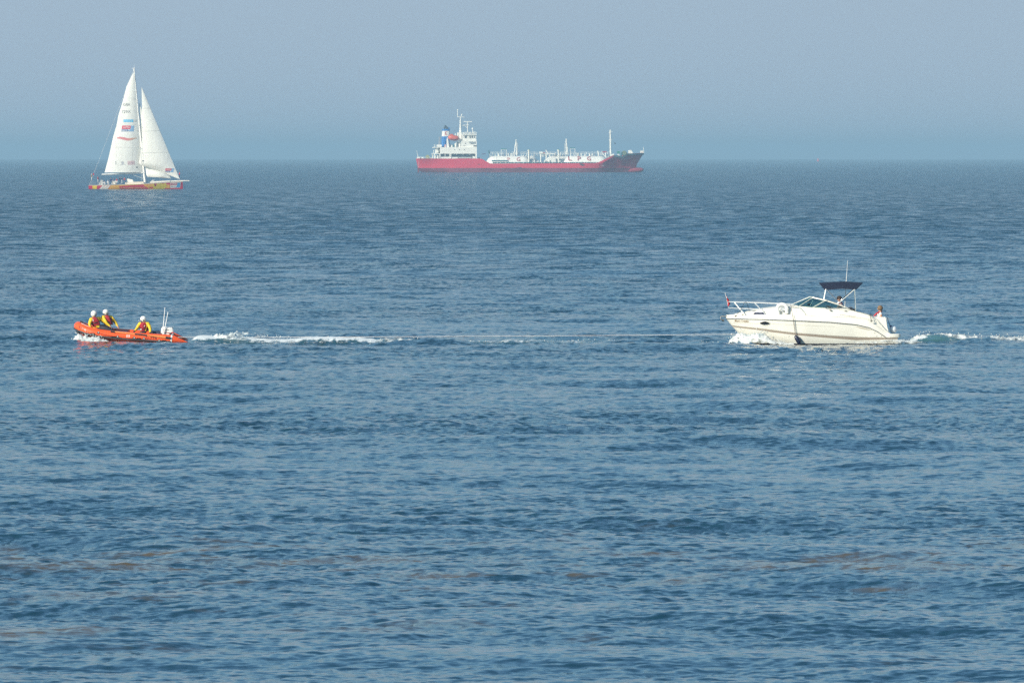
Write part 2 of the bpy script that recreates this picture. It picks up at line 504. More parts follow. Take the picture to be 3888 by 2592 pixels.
def empty(name, loc, label, cat, group=None, rz=0.0, parent=None):
    o = bpy.data.objects.new(name, None); COL.objects.link(o)
    o.empty_display_size = 0.2
    o.location = loc; o.rotation_euler = (0, 0, rz)
    tag(o, label, cat, group)
    return o

def text_obj(name, s, m, parent, x0, z0, w, h, yfun, shear=0.0, eps=0.004, slant=0.0, bold=0.0, up=None, jitter=0.0):
    """flat lettering laid on the surface y = yfun(x, z), box x0..x0+w, z0..z0+h"""
    cu = bpy.data.curves.new(name, 'FONT'); cu.body = s; cu.size = 1.0; cu.resolution_u = 2; cu.shear = shear; cu.offset = bold
    tmp = bpy.data.objects.new(name, cu); COL.objects.link(tmp)
    dg = bpy.context.evaluated_depsgraph_get(); dg.update()
    me = bpy.data.meshes.new_from_object(tmp.evaluated_get(dg))
    bpy.data.objects.remove(tmp)
    co = np.array([v.co[:] for v in me.vertices])
    mn, mx = co.min(0), co.max(0)
    for v in me.vertices:
        u = (v.co.x - mn[0]) / (mx[0] - mn[0]); t = (v.co.y - mn[1]) / (mx[1] - mn[1])
        x = x0 + u * w; z = z0 + t * h + slant * u * w
        v.co = Vector((x, yfun(x, z) - eps, z))
    me.materials.clear(); me.materials.append(m)
    for p in me.polygons: p.material_index = 0
    o = bpy.data.objects.new(name, me); COL.objects.link(o); o.parent = parent
    return o

def decal(mb, poly, yfun, eps=0.004, n=1):
    """flat polygon (x, z) laid on yfun, cut in strips so it follows a curve"""
    bm = bmesh.new()
    vs = [bm.verts.new((x, 0, z)) for x, z in poly]; bm.faces.new(vs)
    if n > 1:
        xs = [p[0] for p in poly]; a, b = min(xs), max(xs)
        for k in range(1, n):
            x = a + (b - a) * k / n
            g = bm.verts[:] + bm.edges[:] + bm.faces[:]
            bmesh.ops.bisect_plane(bm, geom=g, plane_co=(x, 0, 0), plane_no=(1, 0, 0))
        zs = [p[1] for p in poly]; a, b = min(zs), max(zs)
        for k in range(1, max(2, n // 2)):
            z = a + (b - a) * k / max(2, n // 2)
            g = bm.verts[:] + bm.edges[:] + bm.faces[:]
            bmesh.ops.bisect_plane(bm, geom=g, plane_co=(0, 0, z), plane_no=(0, 0, 1))
    bmesh.ops.triangulate(bm, faces=bm.faces)
    bm.verts.index_update()
    vv = [(v.co.x, yfun(v.co.x, v.co.z) - eps, v.co.z) for v in bm.verts]
    ff = [tuple(v.index for v in f.verts) for f in bm.faces]
    bm.free()
    mb.add(vv, ff)
    return mb

# ------------------------------------------------------------------ people
def body_mesh(name, joints, links, regions, mats, parent, levels=1):
    """one continuous skinned body. joints: name -> (pos, radius); links: pairs; regions: (a, b) -> material index"""
    names = list(joints)
    me = bpy.data.meshes.new(name)
    me.from_pydata([joints[n][0] for n in names], [(names.index(a), names.index(b)) for a, b in links], [])
    o = bpy.data.objects.new(name, me); COL.objects.link(o)
    sk = o.modifiers.new('skin', 'SKIN'); sk.use_smooth_shade = True
    for i, n in enumerate(names):
        r = joints[n][1]; r = r if isinstance(r, (list, tuple)) else (r, r)
        me.skin_vertices[0].data[i].radius = r
        me.skin_vertices[0].data[i].use_root = (n == 'pelvis')
    if levels:
        ss = o.modifiers.new('sub', 'SUBSURF'); ss.levels = levels; ss.render_levels = levels
    dg = bpy.context.evaluated_depsgraph_get(); dg.update()
    out = bpy.data.meshes.new_from_object(o.evaluated_get(dg))
    bpy.data.objects.remove(o)
    out.materials.clear()
    for m in mats: out.materials.append(m)
    segs = [(Vector(joints[a][0]), Vector(joints[b][0]), regions.get((a, b), 0)) for a, b in links]
    for p in out.polygons:
        c = p.center; best = 1e9; mi = 0
        for a, b, g in segs:
            ab = b - a; t = max(0, min(1, (c - a).dot(ab) / max(ab.length_squared, 1e-9)))
            d = (c - a - ab * t).length
            if d < best: best = d; mi = g
        p.material_index = mi; p.use_smooth = True
    ob = bpy.data.objects.new(name, out); COL.objects.link(ob); ob.parent = parent
    return ob

def person(loc, label, group, P, top, legs, skin, levels=1, sleeve=True, feet=None, scale=1.0, bare_arm=False, fingers=True, bulk=1.0):
    """P: pose with points pelvis, chest, neck, head, shL, elL, haL, shR, elR, haR, knL, anL, knR, anR"""
    root = empty('person', loc, label, 'person', group)
    V_ = {k: Vector(v) * scale for k, v in P.items() if k not in ('glove', 'boot', 'hip')}
    J = {}; L = []; REG = {}
    def j(n, p, r):
        if bulk != 1.0 and n in ('waist', 'chest', 'pelvis', 'shL', 'shR', 'elL', 'elR', 'wrL', 'wrR', 'thL', 'thR', 'knL', 'knR'):
            kk = 1 + (bulk - 1) * (0.45 if n in ('waist', 'chest', 'pelvis') else 1.0)
            r = tuple(q * kk for q in r) if isinstance(r, tuple) else r * kk
        J[n] = (p, r)
    def l(a, b, g): L.append((a, b)); REG[(a, b)] = g
    s = scale
    j('pelvis', V_['pelvis'], (0.17 * s, 0.13 * s)); mid = (V_['pelvis'] + V_['chest']) / 2
    j('waist', mid, (0.15 * s, 0.115 * s)); j('chest', V_['chest'], (0.175 * s, 0.125 * s))
    j('neck', V_['neck'], 0.06 * s)
    hd = V_['head'] - V_['neck']
    j('jaw', V_['neck'] + hd * 0.55, 0.072 * s); j('skull', V_['head'], (0.085 * s, 0.098 * s)); j('crown', V_['head'] + hd.normalized() * 0.075 * s, 0.062 * s)
    l('pelvis', 'waist', P.get('hip', 1)); l('waist', 'chest', 0); l('chest', 'neck', 0); l('neck', 'jaw', 2); l('jaw', 'skull', 2); l('skull', 'crown', 2)
    for q in 'LR':
        sh, el, ha = V_['sh' + q], V_['el' + q], V_['ha' + q]
        j('sh' + q, sh, 0.075 * s); j('el' + q, el, 0.052 * s); j('wr' + q, el.lerp(ha, 0.80), 0.034 * s); j('ha' + q, ha, (0.042 * s, 0.024 * s))
        arm = 2 if bare_arm else 0
        l('chest', 'sh' + q, 0); l('sh' + q, 'el' + q, arm); l('el' + q, 'wr' + q, arm); l('wr' + q, 'ha' + q, 3)
        if fingers:
            d = (ha - el).normalized(); sd_ = d.cross(Vector((0, 0, 1)))
            sd_ = sd_.normalized() if sd_.length > 0.1 else Vector((1, 0, 0))
            for k in range(4):
                b0 = ha + d * 0.03 * s + sd_ * (k - 1.5) * 0.021 * s
                j('f%s%d' % (q, k), b0 + d * 0.035 * s, 0.0095 * s); j('g%s%d' % (q, k), b0 + d * (0.058 - 0.006 * abs(k - 1.5)) * s + Vector((0, 0, -0.022 * s)), 0.0085 * s)
                l('ha' + q, 'f%s%d' % (q, k), 3); l('f%s%d' % (q, k), 'g%s%d' % (q, k), 3)
            tb = ha + sd_ * 0.045 * s; j('t' + q, tb, 0.012 * s); j('u' + q, tb + d * 0.035 * s, 0.010 * s)
            l('ha' + q, 't' + q, 3); l('t' + q, 'u' + q, 3)
        kn, an = V_['kn' + q], V_['an' + q]
        hipp = V_['pelvis'] + (kn - V_['pelvis']).normalized() * 0.10 * s
        j('th' + q, V_['pelvis'].lerp(kn, 0.35), 0.088 * s); j('kn' + q, kn, 0.062 * s); j('an' + q, an, 0.042 * s)
        fd = Vector(P.get('toe', (0, -1, 0))); j('to' + q, an + fd.normalized() * 0.15 * s + Vector((0, 0, -0.04 * s)), 0.038 * s)
        l('pelvis', 'th' + q, 1); l('th' + q, 'kn' + q, 1); l('kn' + q, 'an' + q, 1); l('an' + q, 'to' + q, 4)
    hand = skin
    b = body_mesh('body', J, L, REG, [top, legs, skin, P.get('glove', skin), P.get('boot', MATS['black_rubber'])], root, levels)
    return root, V_

def face(root, head, fwd, skin, s=1.0):
    """nose, eyes, mouth and ears on the head"""
    fwd = Vector(fwd).normalized(); side = fwd.cross(Vector((0, 0, 1))).normalized(); up = side.cross(fwd)
    b = MB(); b.ball(head + fwd * 0.105 * s - up * 0.015 * s, (0.016 * s, 0.016 * s, 0.026 * s), 8, 5); b.build('nose', skin, root, True)
    for k in (-1, 1):
        b = MB(); b.ball(head + side * 0.092 * s * k - up * 0.01 * s, (0.018 * s, 0.018 * s, 0.033 * s), 8, 5); b.build('ear', skin, root, True)
        b = MB(); b.ball(head + fwd * 0.086 * s + side * 0.033 * s * k + up * 0.012 * s, 0.011 * s, 6, 4); b.build('eye', MATS['black_rubber'], root, True)
    b = MB(); b.ball(head + fwd * 0.086 * s - up * 0.055 * s, (0.02 * s, 0.02 * s, 0.006 * s), 8, 4); b.build('mouth', mat('lips', (0.45, 0.13, 0.10)), root, True)

# shared materials
GEL = mat('gelcoat', (0.85, 0.82, 0.73), 0.22, spec=0.5, coat=0.3, vary=0.035, vscale=1.2)
GEL2 = mat('gelcoat_deck', (0.80, 0.765, 0.67), 0.35, vary=0.03, vscale=2.0)
CHROME = mat('stainless', (0.72, 0.72, 0.70), 0.22, metal=0.85)
GREYRAIL = mat('rub_rail_grey', (0.16, 0.16, 0.15), 0.4)
BLACK = mat('black_rubber', (0.02, 0.02, 0.022), 0.6)
NAVY = mat('navy_canvas', (0.006, 0.010, 0.030), 0.75, vary=0.15, vscale=6, bump=0.3)
WHITE = mat('white_plastic', (0.78, 0.77, 0.73), 0.4)
SKIN = mat('skin_tanned', (0.50, 0.25, 0.16), 0.55, vary=0.08)
ORANGE = mat('orange_rubber', (0.86, 0.105, 0.018), 0.38, vary=0.10, vscale=4, coat=0.15)
YELLOW = mat('yellow_drysuit', (0.80, 0.54, 0.015), 0.6, vary=0.30, vscale=9, bump=0.8, bscale=16)
REDJ = mat('red_lifejacket', (0.33, 0.008, 0.02), 0.7, vary=0.2, vscale=14, bump=0.5)
ROPE = mat('rope_grey', (0.58, 0.56, 0.56), 0.8, vary=0.3, vscale=8)
DARKTR = mat('dark_trousers', (0.035, 0.035, 0.05), 0.7, vary=0.2, vscale=8)
GLASS = bpy.data.materials.new('tinted_glass'); GLASS.use_nodes = True
_t = GLASS.node_tree; _t.nodes.clear()
_o = _t.nodes.new('ShaderNodeOutputMaterial'); _tr = _t.nodes.new('ShaderNodeBsdfTransparent'); _gl = _t.nodes.new('ShaderNodeBsdfGlossy')
_tr.inputs[0].default_value = (0.44, 0.62, 0.63, 1); _gl.inputs['Roughness'].default_value = 0.03; _gl.inputs[0].default_value = (0.8, 0.95, 0.95, 1)
_fr = _t.nodes.new('ShaderNodeFresnel'); _fr.inputs[0].default_value = 1.5
_mx = _t.nodes.new('ShaderNodeMixShader'); _t.links.new(_fr.outputs[0], _mx.inputs[0]); _t.links.new(_tr.outputs[0], _mx.inputs[1]); _t.links.new(_gl.outputs[0], _mx.inputs[2])
_t.links.new(_mx.outputs[0], _o.inputs['Surface'])

# ------------------------------------------------------------------ the motor boat under tow
MBX = gx(3087.7)
def mz(Y): return (1045 - Y) / 268.0 + 0.04
def mx_(X): return (X - 1200) / 268.0
def mp(X, Y, y=0.0): return Vector((mx_(X), y, mz(Y)))
M_YAW = R(-1.5)
M_LOC = Vector((MBX, D0, 0))
def m_world(v): return M_LOC + Matrix.Rotation(M_YAW, 3, 'Z') @ Vector(v)

_X = [178, 200, 250, 330, 420, 500, 600, 700, 850, 1000, 1200, 1400, 1600, 1750, 1850, 1950, 2050, 2110, 2190]
f_sheer = interp([178, 600, 1000, 1400, 1700, 1850, 1950, 2050, 2225], [768, 775, 790, 808, 836, 870, 918, 986, 990])
f_bs = interp([178, 200, 260, 400, 600, 850, 1100, 1500, 1900, 2050, 2225], [0.04, 0.16, 0.36, 0.66, 0.93, 1.13, 1.22, 1.25, 1.22, 1.16, 1.10])
f_keel = interp([178, 250, 330, 420, 500, 700, 1000, 2225], [772, 862, 948, 1012, 1062, 1115, 1145, 1145])
f_low = interp([178, 250, 300, 600, 700, 1000, 1400, 1700, 2225], [860, 863, 872, 905, 922, 958, 992, 1017, 1002])
f_upp = interp([178, 250, 600, 700, 1000, 1400, 1750, 2225], [850, 853, 886, 899, 935, 965, 984, 990])
f_pow = interp([178, 400, 700, 1100, 2225], [0.85, 0.62, 0.42, 0.26, 0.20])
def X_(x): return x * 268.0 + 1200
def hull_b(x, z, e=0.0):
    X = X_(x); zk, zs = mz(f_keel(X)), mz(f_sheer(X))
    f = max(0.0, min(1.0, (z - zk) / max(zs - zk, 1e-3)))
    return f_bs(X) * f ** f_pow(X)
def hull_y(x, z): return -hull_b(x, z)

def motor_boat():
    root = empty('motor_boat', M_LOC, 'cream white cabin cruiser towed behind the orange inflatable, navy sunshade over its cockpit', 'motor boat', rz=M_YAW)
    Xs = sorted(set(_X + list(range(180, 2200, 40))))
    lo = MB(); st = MB(); up = MB(); bot = MB()
    def sec(X, Ya, Yb, n, side):
        x = mx_(X); za, zb = Ya, Yb
        return [(x, side * hull_b(x, lerp(za, zb, i / n)), lerp(za, zb, i / n)) for i in range(n + 1)]
    for side in (-1, 1):
        a, b, c, d = [], [], [], []
        for X in Xs:
            zk, zs = mz(f_keel(X)), mz(f_sheer(X))
            zl = min(max(mz(f_low(X)), zk), zs); zu = min(max(mz(f_upp(X)), zl), zs)
            zw = min(max(-0.005, zk), zl)
            d.append(sec(X, zk, zw, 4, side)); a.append(sec(X, zw, zl, 4, side)); b.append(sec(X, zl, zu, 1, side)); c.append(sec(X, zu, zs, 6, side))
        bot.loft(d); lo.loft(a); st.loft(b); up.loft(c)
    # transom
    x = mx_(Xs[-1]); X = Xs[-1]
    n = 8; pts = []
    zk, zs = mz(f_keel(X)), mz(f_sheer(X))
    for i in range(n + 1):
        z = lerp(zk, zs, i / n); pts.append((x, -hull_b(x, z), z))
    for i in range(n, -1, -1):
        z = lerp(zk, zs, i / n); pts.append((x, hull_b(x, z), z))
    up.add(pts, [tuple(range(len(pts)))])
    hull = MB(); hull.v = []; 
    hull.add(lo.v, lo.f); hull.add(up.v, up.f)
    h = hull.build('hull', GEL, root, True)
    bot.build('hull_bottom', mat('antifoul_navy', (0.015, 0.02, 0.045), 0.6), root, True)
    st.build('stripe', mat('taupe_stripe', (0.34, 0.275, 0.22), 0.35), root, True)
    # deck moulding
    zg = interp([178, 270, 650, 1100, 1400, 1700, 1850, 1950, 2050, 2110, 2225], [741, 737, 718, 718, 735, 762, 792, 850, 925, 942, 942])
    zt = interp([178, 280, 310, 480, 600, 750, 930, 1190, 1430, 1560, 1700, 1850, 1900, 1960, 2000, 2060, 2110, 2225], [741, 733, 716, 681, 656, 637, 619, 640, 650, 640, 680, 718, 736, 780, 830, 900, 941, 941])
    bt = interp([178, 280, 330, 600, 930, 1100, 1400, 1900, 2225], [0.02, 0.18, 0.28, 0.62, 0.84, 0.92, 1.06, 1.05, 0.98])
    dw = interp([178, 280, 1100, 1350, 2225], [0.02, 0.16, 0.2, 0.05, 0.05])
    global deck_side
    def deck_side(x, z):
        X = X_(x); b0 = f_bs(X) - 0.05 - dw(X); z0 = mz(zg(X)) + 0.012; b1 = bt(X); z1 = mz(zt(X))
        t = (z - z0) / max(z1 - z0, 1e-3); t = max(0, min(1, t))
        return -lerp(max(b0, b1), b1, t)
    DX = sorted(set(Xs + [930, 934, 1896, 1900, 2105, 2108, 2222]))
    DX = [X for X in DX if X <= 2106]
    d = MB()
    for side in (-1, 1):
        S = []
        for X in DX:
            x = mx_(X); bs = f_bs(X); b0 = bs - 0.05 - dw(X); b1 = bt(X); b0 = max(b0, b1)
            zs, g, t = mz(f_sheer(X)), mz(zg(X)), mz(zt(X))
            g = max(g, zs + 0.01); t = max(t, g + 0.004)
            P = [(bs, zs), (bs - 0.012, lerp(zs, g, 0.6)), (bs - 0.045, g), (b0, g + 0.012), (lerp(b0, b1, 0.9), lerp(g, t, 0.92)), (b1 - 0.03, t)]
            if 932 < X < 1898:
                zf = mz(930)
                P += [(b1 - 0.13, t), (b1 - 0.16, zf), (0, zf)]
            elif X <= 932: P += [(b1 * 0.75, t + 0.03), (b1 * 0.4, t + 0.05), (0, t + 0.055)]
            else:
                zf = mz(938); P += [(b1 - 0.10, t), (b1 - 0.12, min(t, zf)), (0, min(t, zf))]
            S.append([(x, side * max(b, 0.0), z) for b, z in P])
        d.loft(S)
    d.build('deck', GEL2, root, True)
    # dark reveal line and rub rail
    r = MB()
    for side in (-1, 1):
        r.tube([(mx_(X), side * (f_bs(X) + 0.008), mz(f_sheer(X))) for X in Xs if X < 2060], 0.015, 6)
    r.build('rub_rail', GREYRAIL, root, True)
    r = MB()
    for side in (-1, 1):
        r.tube([(mx_(X), side * (f_bs(X) + 0.014), mz(f_sheer(X)) + 0.022) for X in Xs if X < 2060], 0.008, 5)
    r.build('rail_trim', CHROME, root, True)
    r = MB()
    for seg in ([(255, 815), (400, 819), (560, 825)], [(710, 825), (1000, 838), (1450, 856)]):
        Xn = np.linspace(seg[0][0], seg[-1][0], 14); Yn = np.interp(Xn, [p[0] for p in seg], [p[1] for p in seg])
        r.tube([(mx_(X), hull_y(mx_(X), mz(Y)) - 0.001, mz(Y)) for X, Y in zip(Xn, Yn)], 0.0055, 4)
    r.build('hull_groove', mat('groove', (0.45, 0.42, 0.36), 0.5), root)
    r = MB(); Xn = np.linspace(252, 2180, 50)
    r.tube([(mx_(X), hull_y(mx_(X), mz(f_upp(X) - 4)) - 0.001, mz(f_upp(X) - 4)) for X in Xn], 0.006, 4)
    r.build('stripe_shadow', mat('stripe_shadow', (0.16, 0.14, 0.12), 0.5), root)  # dark line drawn in as the thin shadow above the stripe
    # curved line of the coaming and its pale bead
    r = MB(); pts = [(1740, 692), (1850, 730), (1900, 760), (1950, 800), (2000, 850), (2050, 905), (2095, 945)]
    r.tube([(mx_(X), -(bt(X) + 0.02 + 0.05 * (X > 1900)), mz(Y)) for X, Y in pts], 0.016, 6); r.build('coaming_bead', GEL, root, True)
    # swim platform
    pl = MB(); o = []
    for X, b in ((2040, 1.14), (2150, 1.12), (2205, 1.02), (2225, 0.80), (2228, 0.0)):
        o.append((mx_(X), b))
    ring = [(x, -b) for x, b in o] + [(x, b) for x, b in reversed(o[:-1])]
    n = len(ring)
    zt_, zb_ = mz(942), mz(986)
    pl.add([(x, y, zt_) for x, y in ring] + [(x, y, zb_) for x, y in ring], [tuple(range(n)), tuple(range(2 * n - 1, n - 1, -1))] + [(k, k + n, (k + 1) % n + n, (k + 1) % n) for k in range(n)])
    pl.build('swim_platform', GEL2, root, True, bevel=0.02)
    # stern bench
    b = MB(); prof = [(1888, 941), (1888, 752), (1900, 742), (2040, 746), (2058, 760), (2068, 840), (2092, 941)]
    secs = []
    for y, k in ((-0.98, 0.93), (-0.93, 1.0), (0.93, 1.0), (0.98, 0.93)):
        secs.append([(mx_(1980 + (X - 1980) * k), y, mz(941 - (941 - Y) * k)) for X, Y in prof])
    b.loft(secs, closed=True, cap=True); b.build('stern_bench', GEL2, root, True)
    # helm seat back, dark
    b = MB(); b.box(mp(1640, 700, -0.55), (0.14, 0.5, 0.55)); b.box(mp(1600, 770, -0.55), (0.45, 0.5, 0.12)); b.build('helm_seat', NAVY, root, bevel=0.03)
    b = MB(); b.prism([(mx_(1600), mz(640)), (mx_(1690), mz(655)), (mx_(1690), mz(690)), (mx_(1640), mz(672))], -0.88, 0.88); b.build('cockpit_cover', BLACK, root)
    # windscreen
    base = [(930, 613, 0.0), (960, 617, -0.42), (1030, 623, -0.74), (1190, 638, -0.93), (1430, 648, -1.0), (1625, 651, -1.04)]
    top_ = [(1160, 514, 0.0), (1165, 515, -0.36), (1195, 519, -0.62), (1345, 553, -0.84), (1500, 603, -0.95), (1622, 650, -1.035)]
    for side in (1, -1):
        for k in range(5):
            a0, a1, t0, t1 = base[k], base[k + 1], top_[k], top_[k + 1]
            w = MB(); w.add([mp(a0[0], a0[1], a0[2] * side), mp(a1[0], a1[1], a1[2] * side), mp(t1[0], t1[1], t1[2] * side), mp(t0[0], t0[1], t0[2] * side)], [(0, 1, 2, 3)])
            w.build('window_pane', GLASS, root, recalc=False)
    w = MB()
    for side in (1, -1):
        w.tube([mp(a, b_, c * side) for a, b_, c in top_], 0.024, 6)
        w.tube([mp(a, b_, c * side) for a, b_, c in base], 0.018, 6)
        w.tube([mp(1190, 638, -0.93 * side), mp(1345, 553, -0.84 * side)], 0.018, 6)
        w.tube([mp(1030, 623, -0.74 * side), mp(1195, 519, -0.62 * side)], 0.012, 6)
    w.tube([mp(930, 613, 0), mp(1160, 514, 0)], 0.024, 6)
    w.build('windscreen_frame', mat('frame_pale', (0.72, 0.69, 0.60), 0.3, metal=0.2), root, True)
    w = MB(); w.tube([mp(1165, 612, -0.70), mp(1197, 550, -0.66)], 0.012, 6); w.build('wiper', WHITE, root)
    w = MB(); w.ball(mp(1155, 600, -0.35), (0.11, 0.05, 0.05), 10, 6); w.build('steering_binnacle', BLACK, root, True)
    w = MB(); w.tube([mp(1340, 645, -1.06), mp(1500, 640, -1.1), mp(1665, 627, -1.12)], 0.014, 6); w.build('grab_rail', CHROME, root, True)
    # sunshade
    cv = MB(); S1 = []; S2 = []
    nx, ny = 14, 12
    for j in range(ny + 1):
        t = -1 + 2 * j / ny; q = t * t
        x0, x1 = lerp(1268, 1332, q), lerp(1781, 1702, q)
        row = []
        for i in range(nx + 1):
            u = i / nx; X = lerp(x0, x1, u)
            Y = 346 - 15 * (1 - abs(2 * u - 1.1)) + 74 * abs(t) ** 2.3
            Y = max(Y, 329 + 3 * abs(2 * u - 1))
            row.append(mp(X, Y, 0.98 * t))
        S1.append(row); S2.append([p + Vector((0, 0, -0.035)) for p in row])
    cv.loft(S1); cv.loft(S2)
    for k in range(ny):
        for i in (0, nx):
            cv.add([S1[k][i], S1[k + 1][i], S2[k + 1][i], S2[k][i]], [(0, 1, 2, 3)])
    for k in (0, ny):
        for i in range(nx): cv.add([S1[k][i], S1[k][i + 1], S2[k][i + 1], S2[k][i]], [(0, 1, 2, 3)])
    cv.build('sunshade', NAVY, root, True)
    for side in (-1, 1):
        for nm, pts in (('shade_post', [(1347, 420), (1324, 542)]), ('shade_post', [(1686, 420), (1698, 672)]), ('shade_brace', [(1350, 420), (1545, 612)]), ('shade_brace', [(1682, 424), (1488, 592)])):
            p = MB(); p.tube([mp(X, Y, side * (0.97 if Y < 500 else 1.0)) for X, Y in pts], 0.019, 8); p.build(nm, CHROME, root, True)
    p = MB(); p.tube([mp(1574, 640, 0.9), mp(1590, 330, 0.75), mp(1607, 85, 0.7)], [0.014, 0.014, 0.006], 6); p.ball(mp(1590, 330, 0.75), 0.02, 8, 5)
    p.build('whip_antenna', WHITE, root, True)
    # guard rails
    def ry(X): return max(f_bs(X) - 0.10, 0.05)
    gr = MB()
    topr = [(203, 571), (300, 575), (520, 580), (770, 590), (930, 602), (1012, 612), (1106, 719)]
    midr = [(212, 641), (400, 650), (620, 660)]
    for rr, rad in ((topr, 0.018), (midr, 0.013)):
        near = [mp(X, Y, -ry(X)) for X, Y in rr]; far = [mp(X, Y, ry(X)) for X, Y in rr]
        front = [mp(rr[0][0] - 3, rr[0][1], -0.12), mp(rr[0][0] - 8, rr[0][1], 0), mp(rr[0][0] - 3, rr[0][1], 0.12)]
        gr.tube(list(reversed(near)) + front + far, rad, 6)
    gr.build('guard_rail', mat('polished_rail', (0.80, 0.80, 0.78), 0.3, metal=0.3), root, True)
    for side in (-1, 1):
        for k, (a, b_) in enumerate((((275, 577), (402, 727)), ((511, 582), (640, 716)), ((768, 590), (868, 716)), ((905, 600), (1000, 716)))):
            if k == 3: continue
            p = MB(); p.tube([mp(a[0], a[1], side * ry(a[0])), mp(b_[0], b_[1], side * (f_bs(b_[0]) - 0.08))], 0.026 if k == 0 and side < 0 else 0.016, 6); p.build('stanchion', WHITE if k == 0 and side < 0 else MATS['polished_rail'], root, True)
    # anchor and roller
    a = MB(); a.box(mp(158, 742, 0), (0.24, 0.10, 0.05)); a.build('bow_roller', mat('galvanised', (0.25, 0.25, 0.24), 0.5, metal=0.5), root, bevel=0.008)
    a = MB()
    a.tube([mp(140, 738), mp(118, 742), mp(112, 765), mp(118, 782), mp(135, 790)], 0.026, 6)
    a.tube([mp(118, 780, -0.12), mp(140, 800, 0), mp(118, 780, 0.12)], 0.02, 6)
    a.add([mp(118, 778, -0.02), mp(150, 772, -0.10), mp(158, 812, 0), mp(150, 772, 0.10)], [(0, 1, 2), (0, 2, 3), (0, 3, 1), (1, 3, 2)])
    a.build('anchor', MATS['galvanised'], root)
    # deck window, porthole
    w = MB(); poly = [(mx_(X), mz(Y)) for X, Y in ((494, 711), (503, 700), (518, 692), (545, 690), (612, 690), (628, 698), (648, 717), (500, 717))]
    decal(w, poly, deck_side, 0.012, 3); w.build('deck_window', mat('navy_glass', (0.012, 0.014, 0.05), 0.12), root)
    w = MB(); cx, cz = mx_(632), mz(821)
    ring = []
    for k in range(24):
        a_ = 2 * math.pi * k / 24; ring.append((cx + 0.235 * math.cos(a_), cz + 0.098 * math.sin(a_)))
    w.tube([(x, hull_y(x, z) - 0.004, z) for x, z in ring], 0.012, 5, closed=True); w.build('porthole_recess', GEL2, root, True)
    w = MB(); ring = []
    for k in range(24):
        a_ = 2 * math.pi * k / 24; cc, ss = math.cos(a_), math.sin(a_)
        ring.append((cx + 0.215 * cc, cz + 0.088 * ss * (1 - 0.35 * abs(cc))))
    decal(w, ring, hull_y, 0.018, 3); fr_ = w.build('porthole_frame', mat('chrome_bright', (0.85, 0.85, 0.85), 0.12, metal=1.0), root)
    w = MB(); ring = []
    for k in range(24):
        a_ = 2 * math.pi * k / 24; cc, ss = math.cos(a_), math.sin(a_)
        ring.append((cx - 0.01 + 0.205 * cc, cz + 0.006 + 0.075 * ss * (1 - 0.55 * abs(cc))))
    decal(w, ring, hull_y, 0.024, 3); w.build('porthole', mat('dark_glass', (0.015, 0.015, 0.02), 0.08), root)
    text_obj('boat_name', "Masa's Crumble", mat('gold_letters', (0.30, 0.17, 0.06), 0.5), root, mx_(277), mz(805), 165 / 268, 27 / 268, hull_y, shear=0.25, eps=0.008, slant=-0.025, bold=0.008)
    text_obj('faint_lettering', "MAXUM", mat('faint_letters', (0.56, 0.53, 0.46), 0.5), root, mx_(1495), mz(668), 140 / 268, 11 / 268, deck_side, eps=0.03)
    w = MB(); w.ball(mp(1576, 671, -1.13), (0.085, 0.02, 0.014), 10, 5); w.build('vent_cover', mat('grey_plastic', (0.33, 0.32, 0.29), 0.5), root, True)
    for X, Y, y in ((1400, 667, -1.14), (1880, 795, -1.26), (288, 741, -0.40), (372, 722, -0.55)):
        w = MB(); w.tube([mp(X - 14, Y - 4, y), mp(X, Y - 7, y), mp(X + 16, Y - 3, y)], 0.013, 6); w.box(mp(X, Y + 2, y), (0.07, 0.05, 0.02)); w.build('cleat', BLACK, root)
    # moulded panel lines on the coaming
    w = MB()
    for pts in ([(1100, 722), (1250, 738), (1380, 748), (1500, 744), (1640, 742), (1780, 752), (1890, 780)], [(1180, 700), (1300, 704), (1500, 716), (1700, 735)]):
        w.tube([(mx_(X), -(f_bs(X) - 0.035) if Y > 718 else deck_side(mx_(X), mz(Y)) - 0.004, mz(Y)) for X, Y in pts], 0.006, 4)
    w.build('deck_groove', MATS['groove'], root)
    w = MB()
    pts = [(1690, 855), (1760, 880), (1850, 897), (1890, 897), (1820, 876), (1750, 862)]
    decal(w, [(mx_(X), mz(Y)) for X, Y in pts], hull_y, 0.006, 4); w.build('air_scoop', mat('scoop', (0.52, 0.46, 0.36), 0.4), root)
    for X, Y in ((916, 970), (1918, 930), (1942, 968), (1997, 966)):
        w = MB(); y = hull_y(mx_(X), mz(Y)); w.tube([mp(X, Y, y + 0.005), mp(X, Y, y - 0.012)], 0.017, 8); w.build('skin_fitting', GREYRAIL, root)
    w = MB(); w.tube([mp(2035, 748, -0.8), mp(2045, 740, -0.8), mp(2075, 750, -0.8), mp(2085, 800, -0.8)], 0.012, 6); w.build('stern_rail', CHROME, root)
    return root
MOTOR = motor_boat()

def m_thing(name, label, cat, group=None):
    return empty(name, M_LOC, label, cat, group, rz=M_YAW)

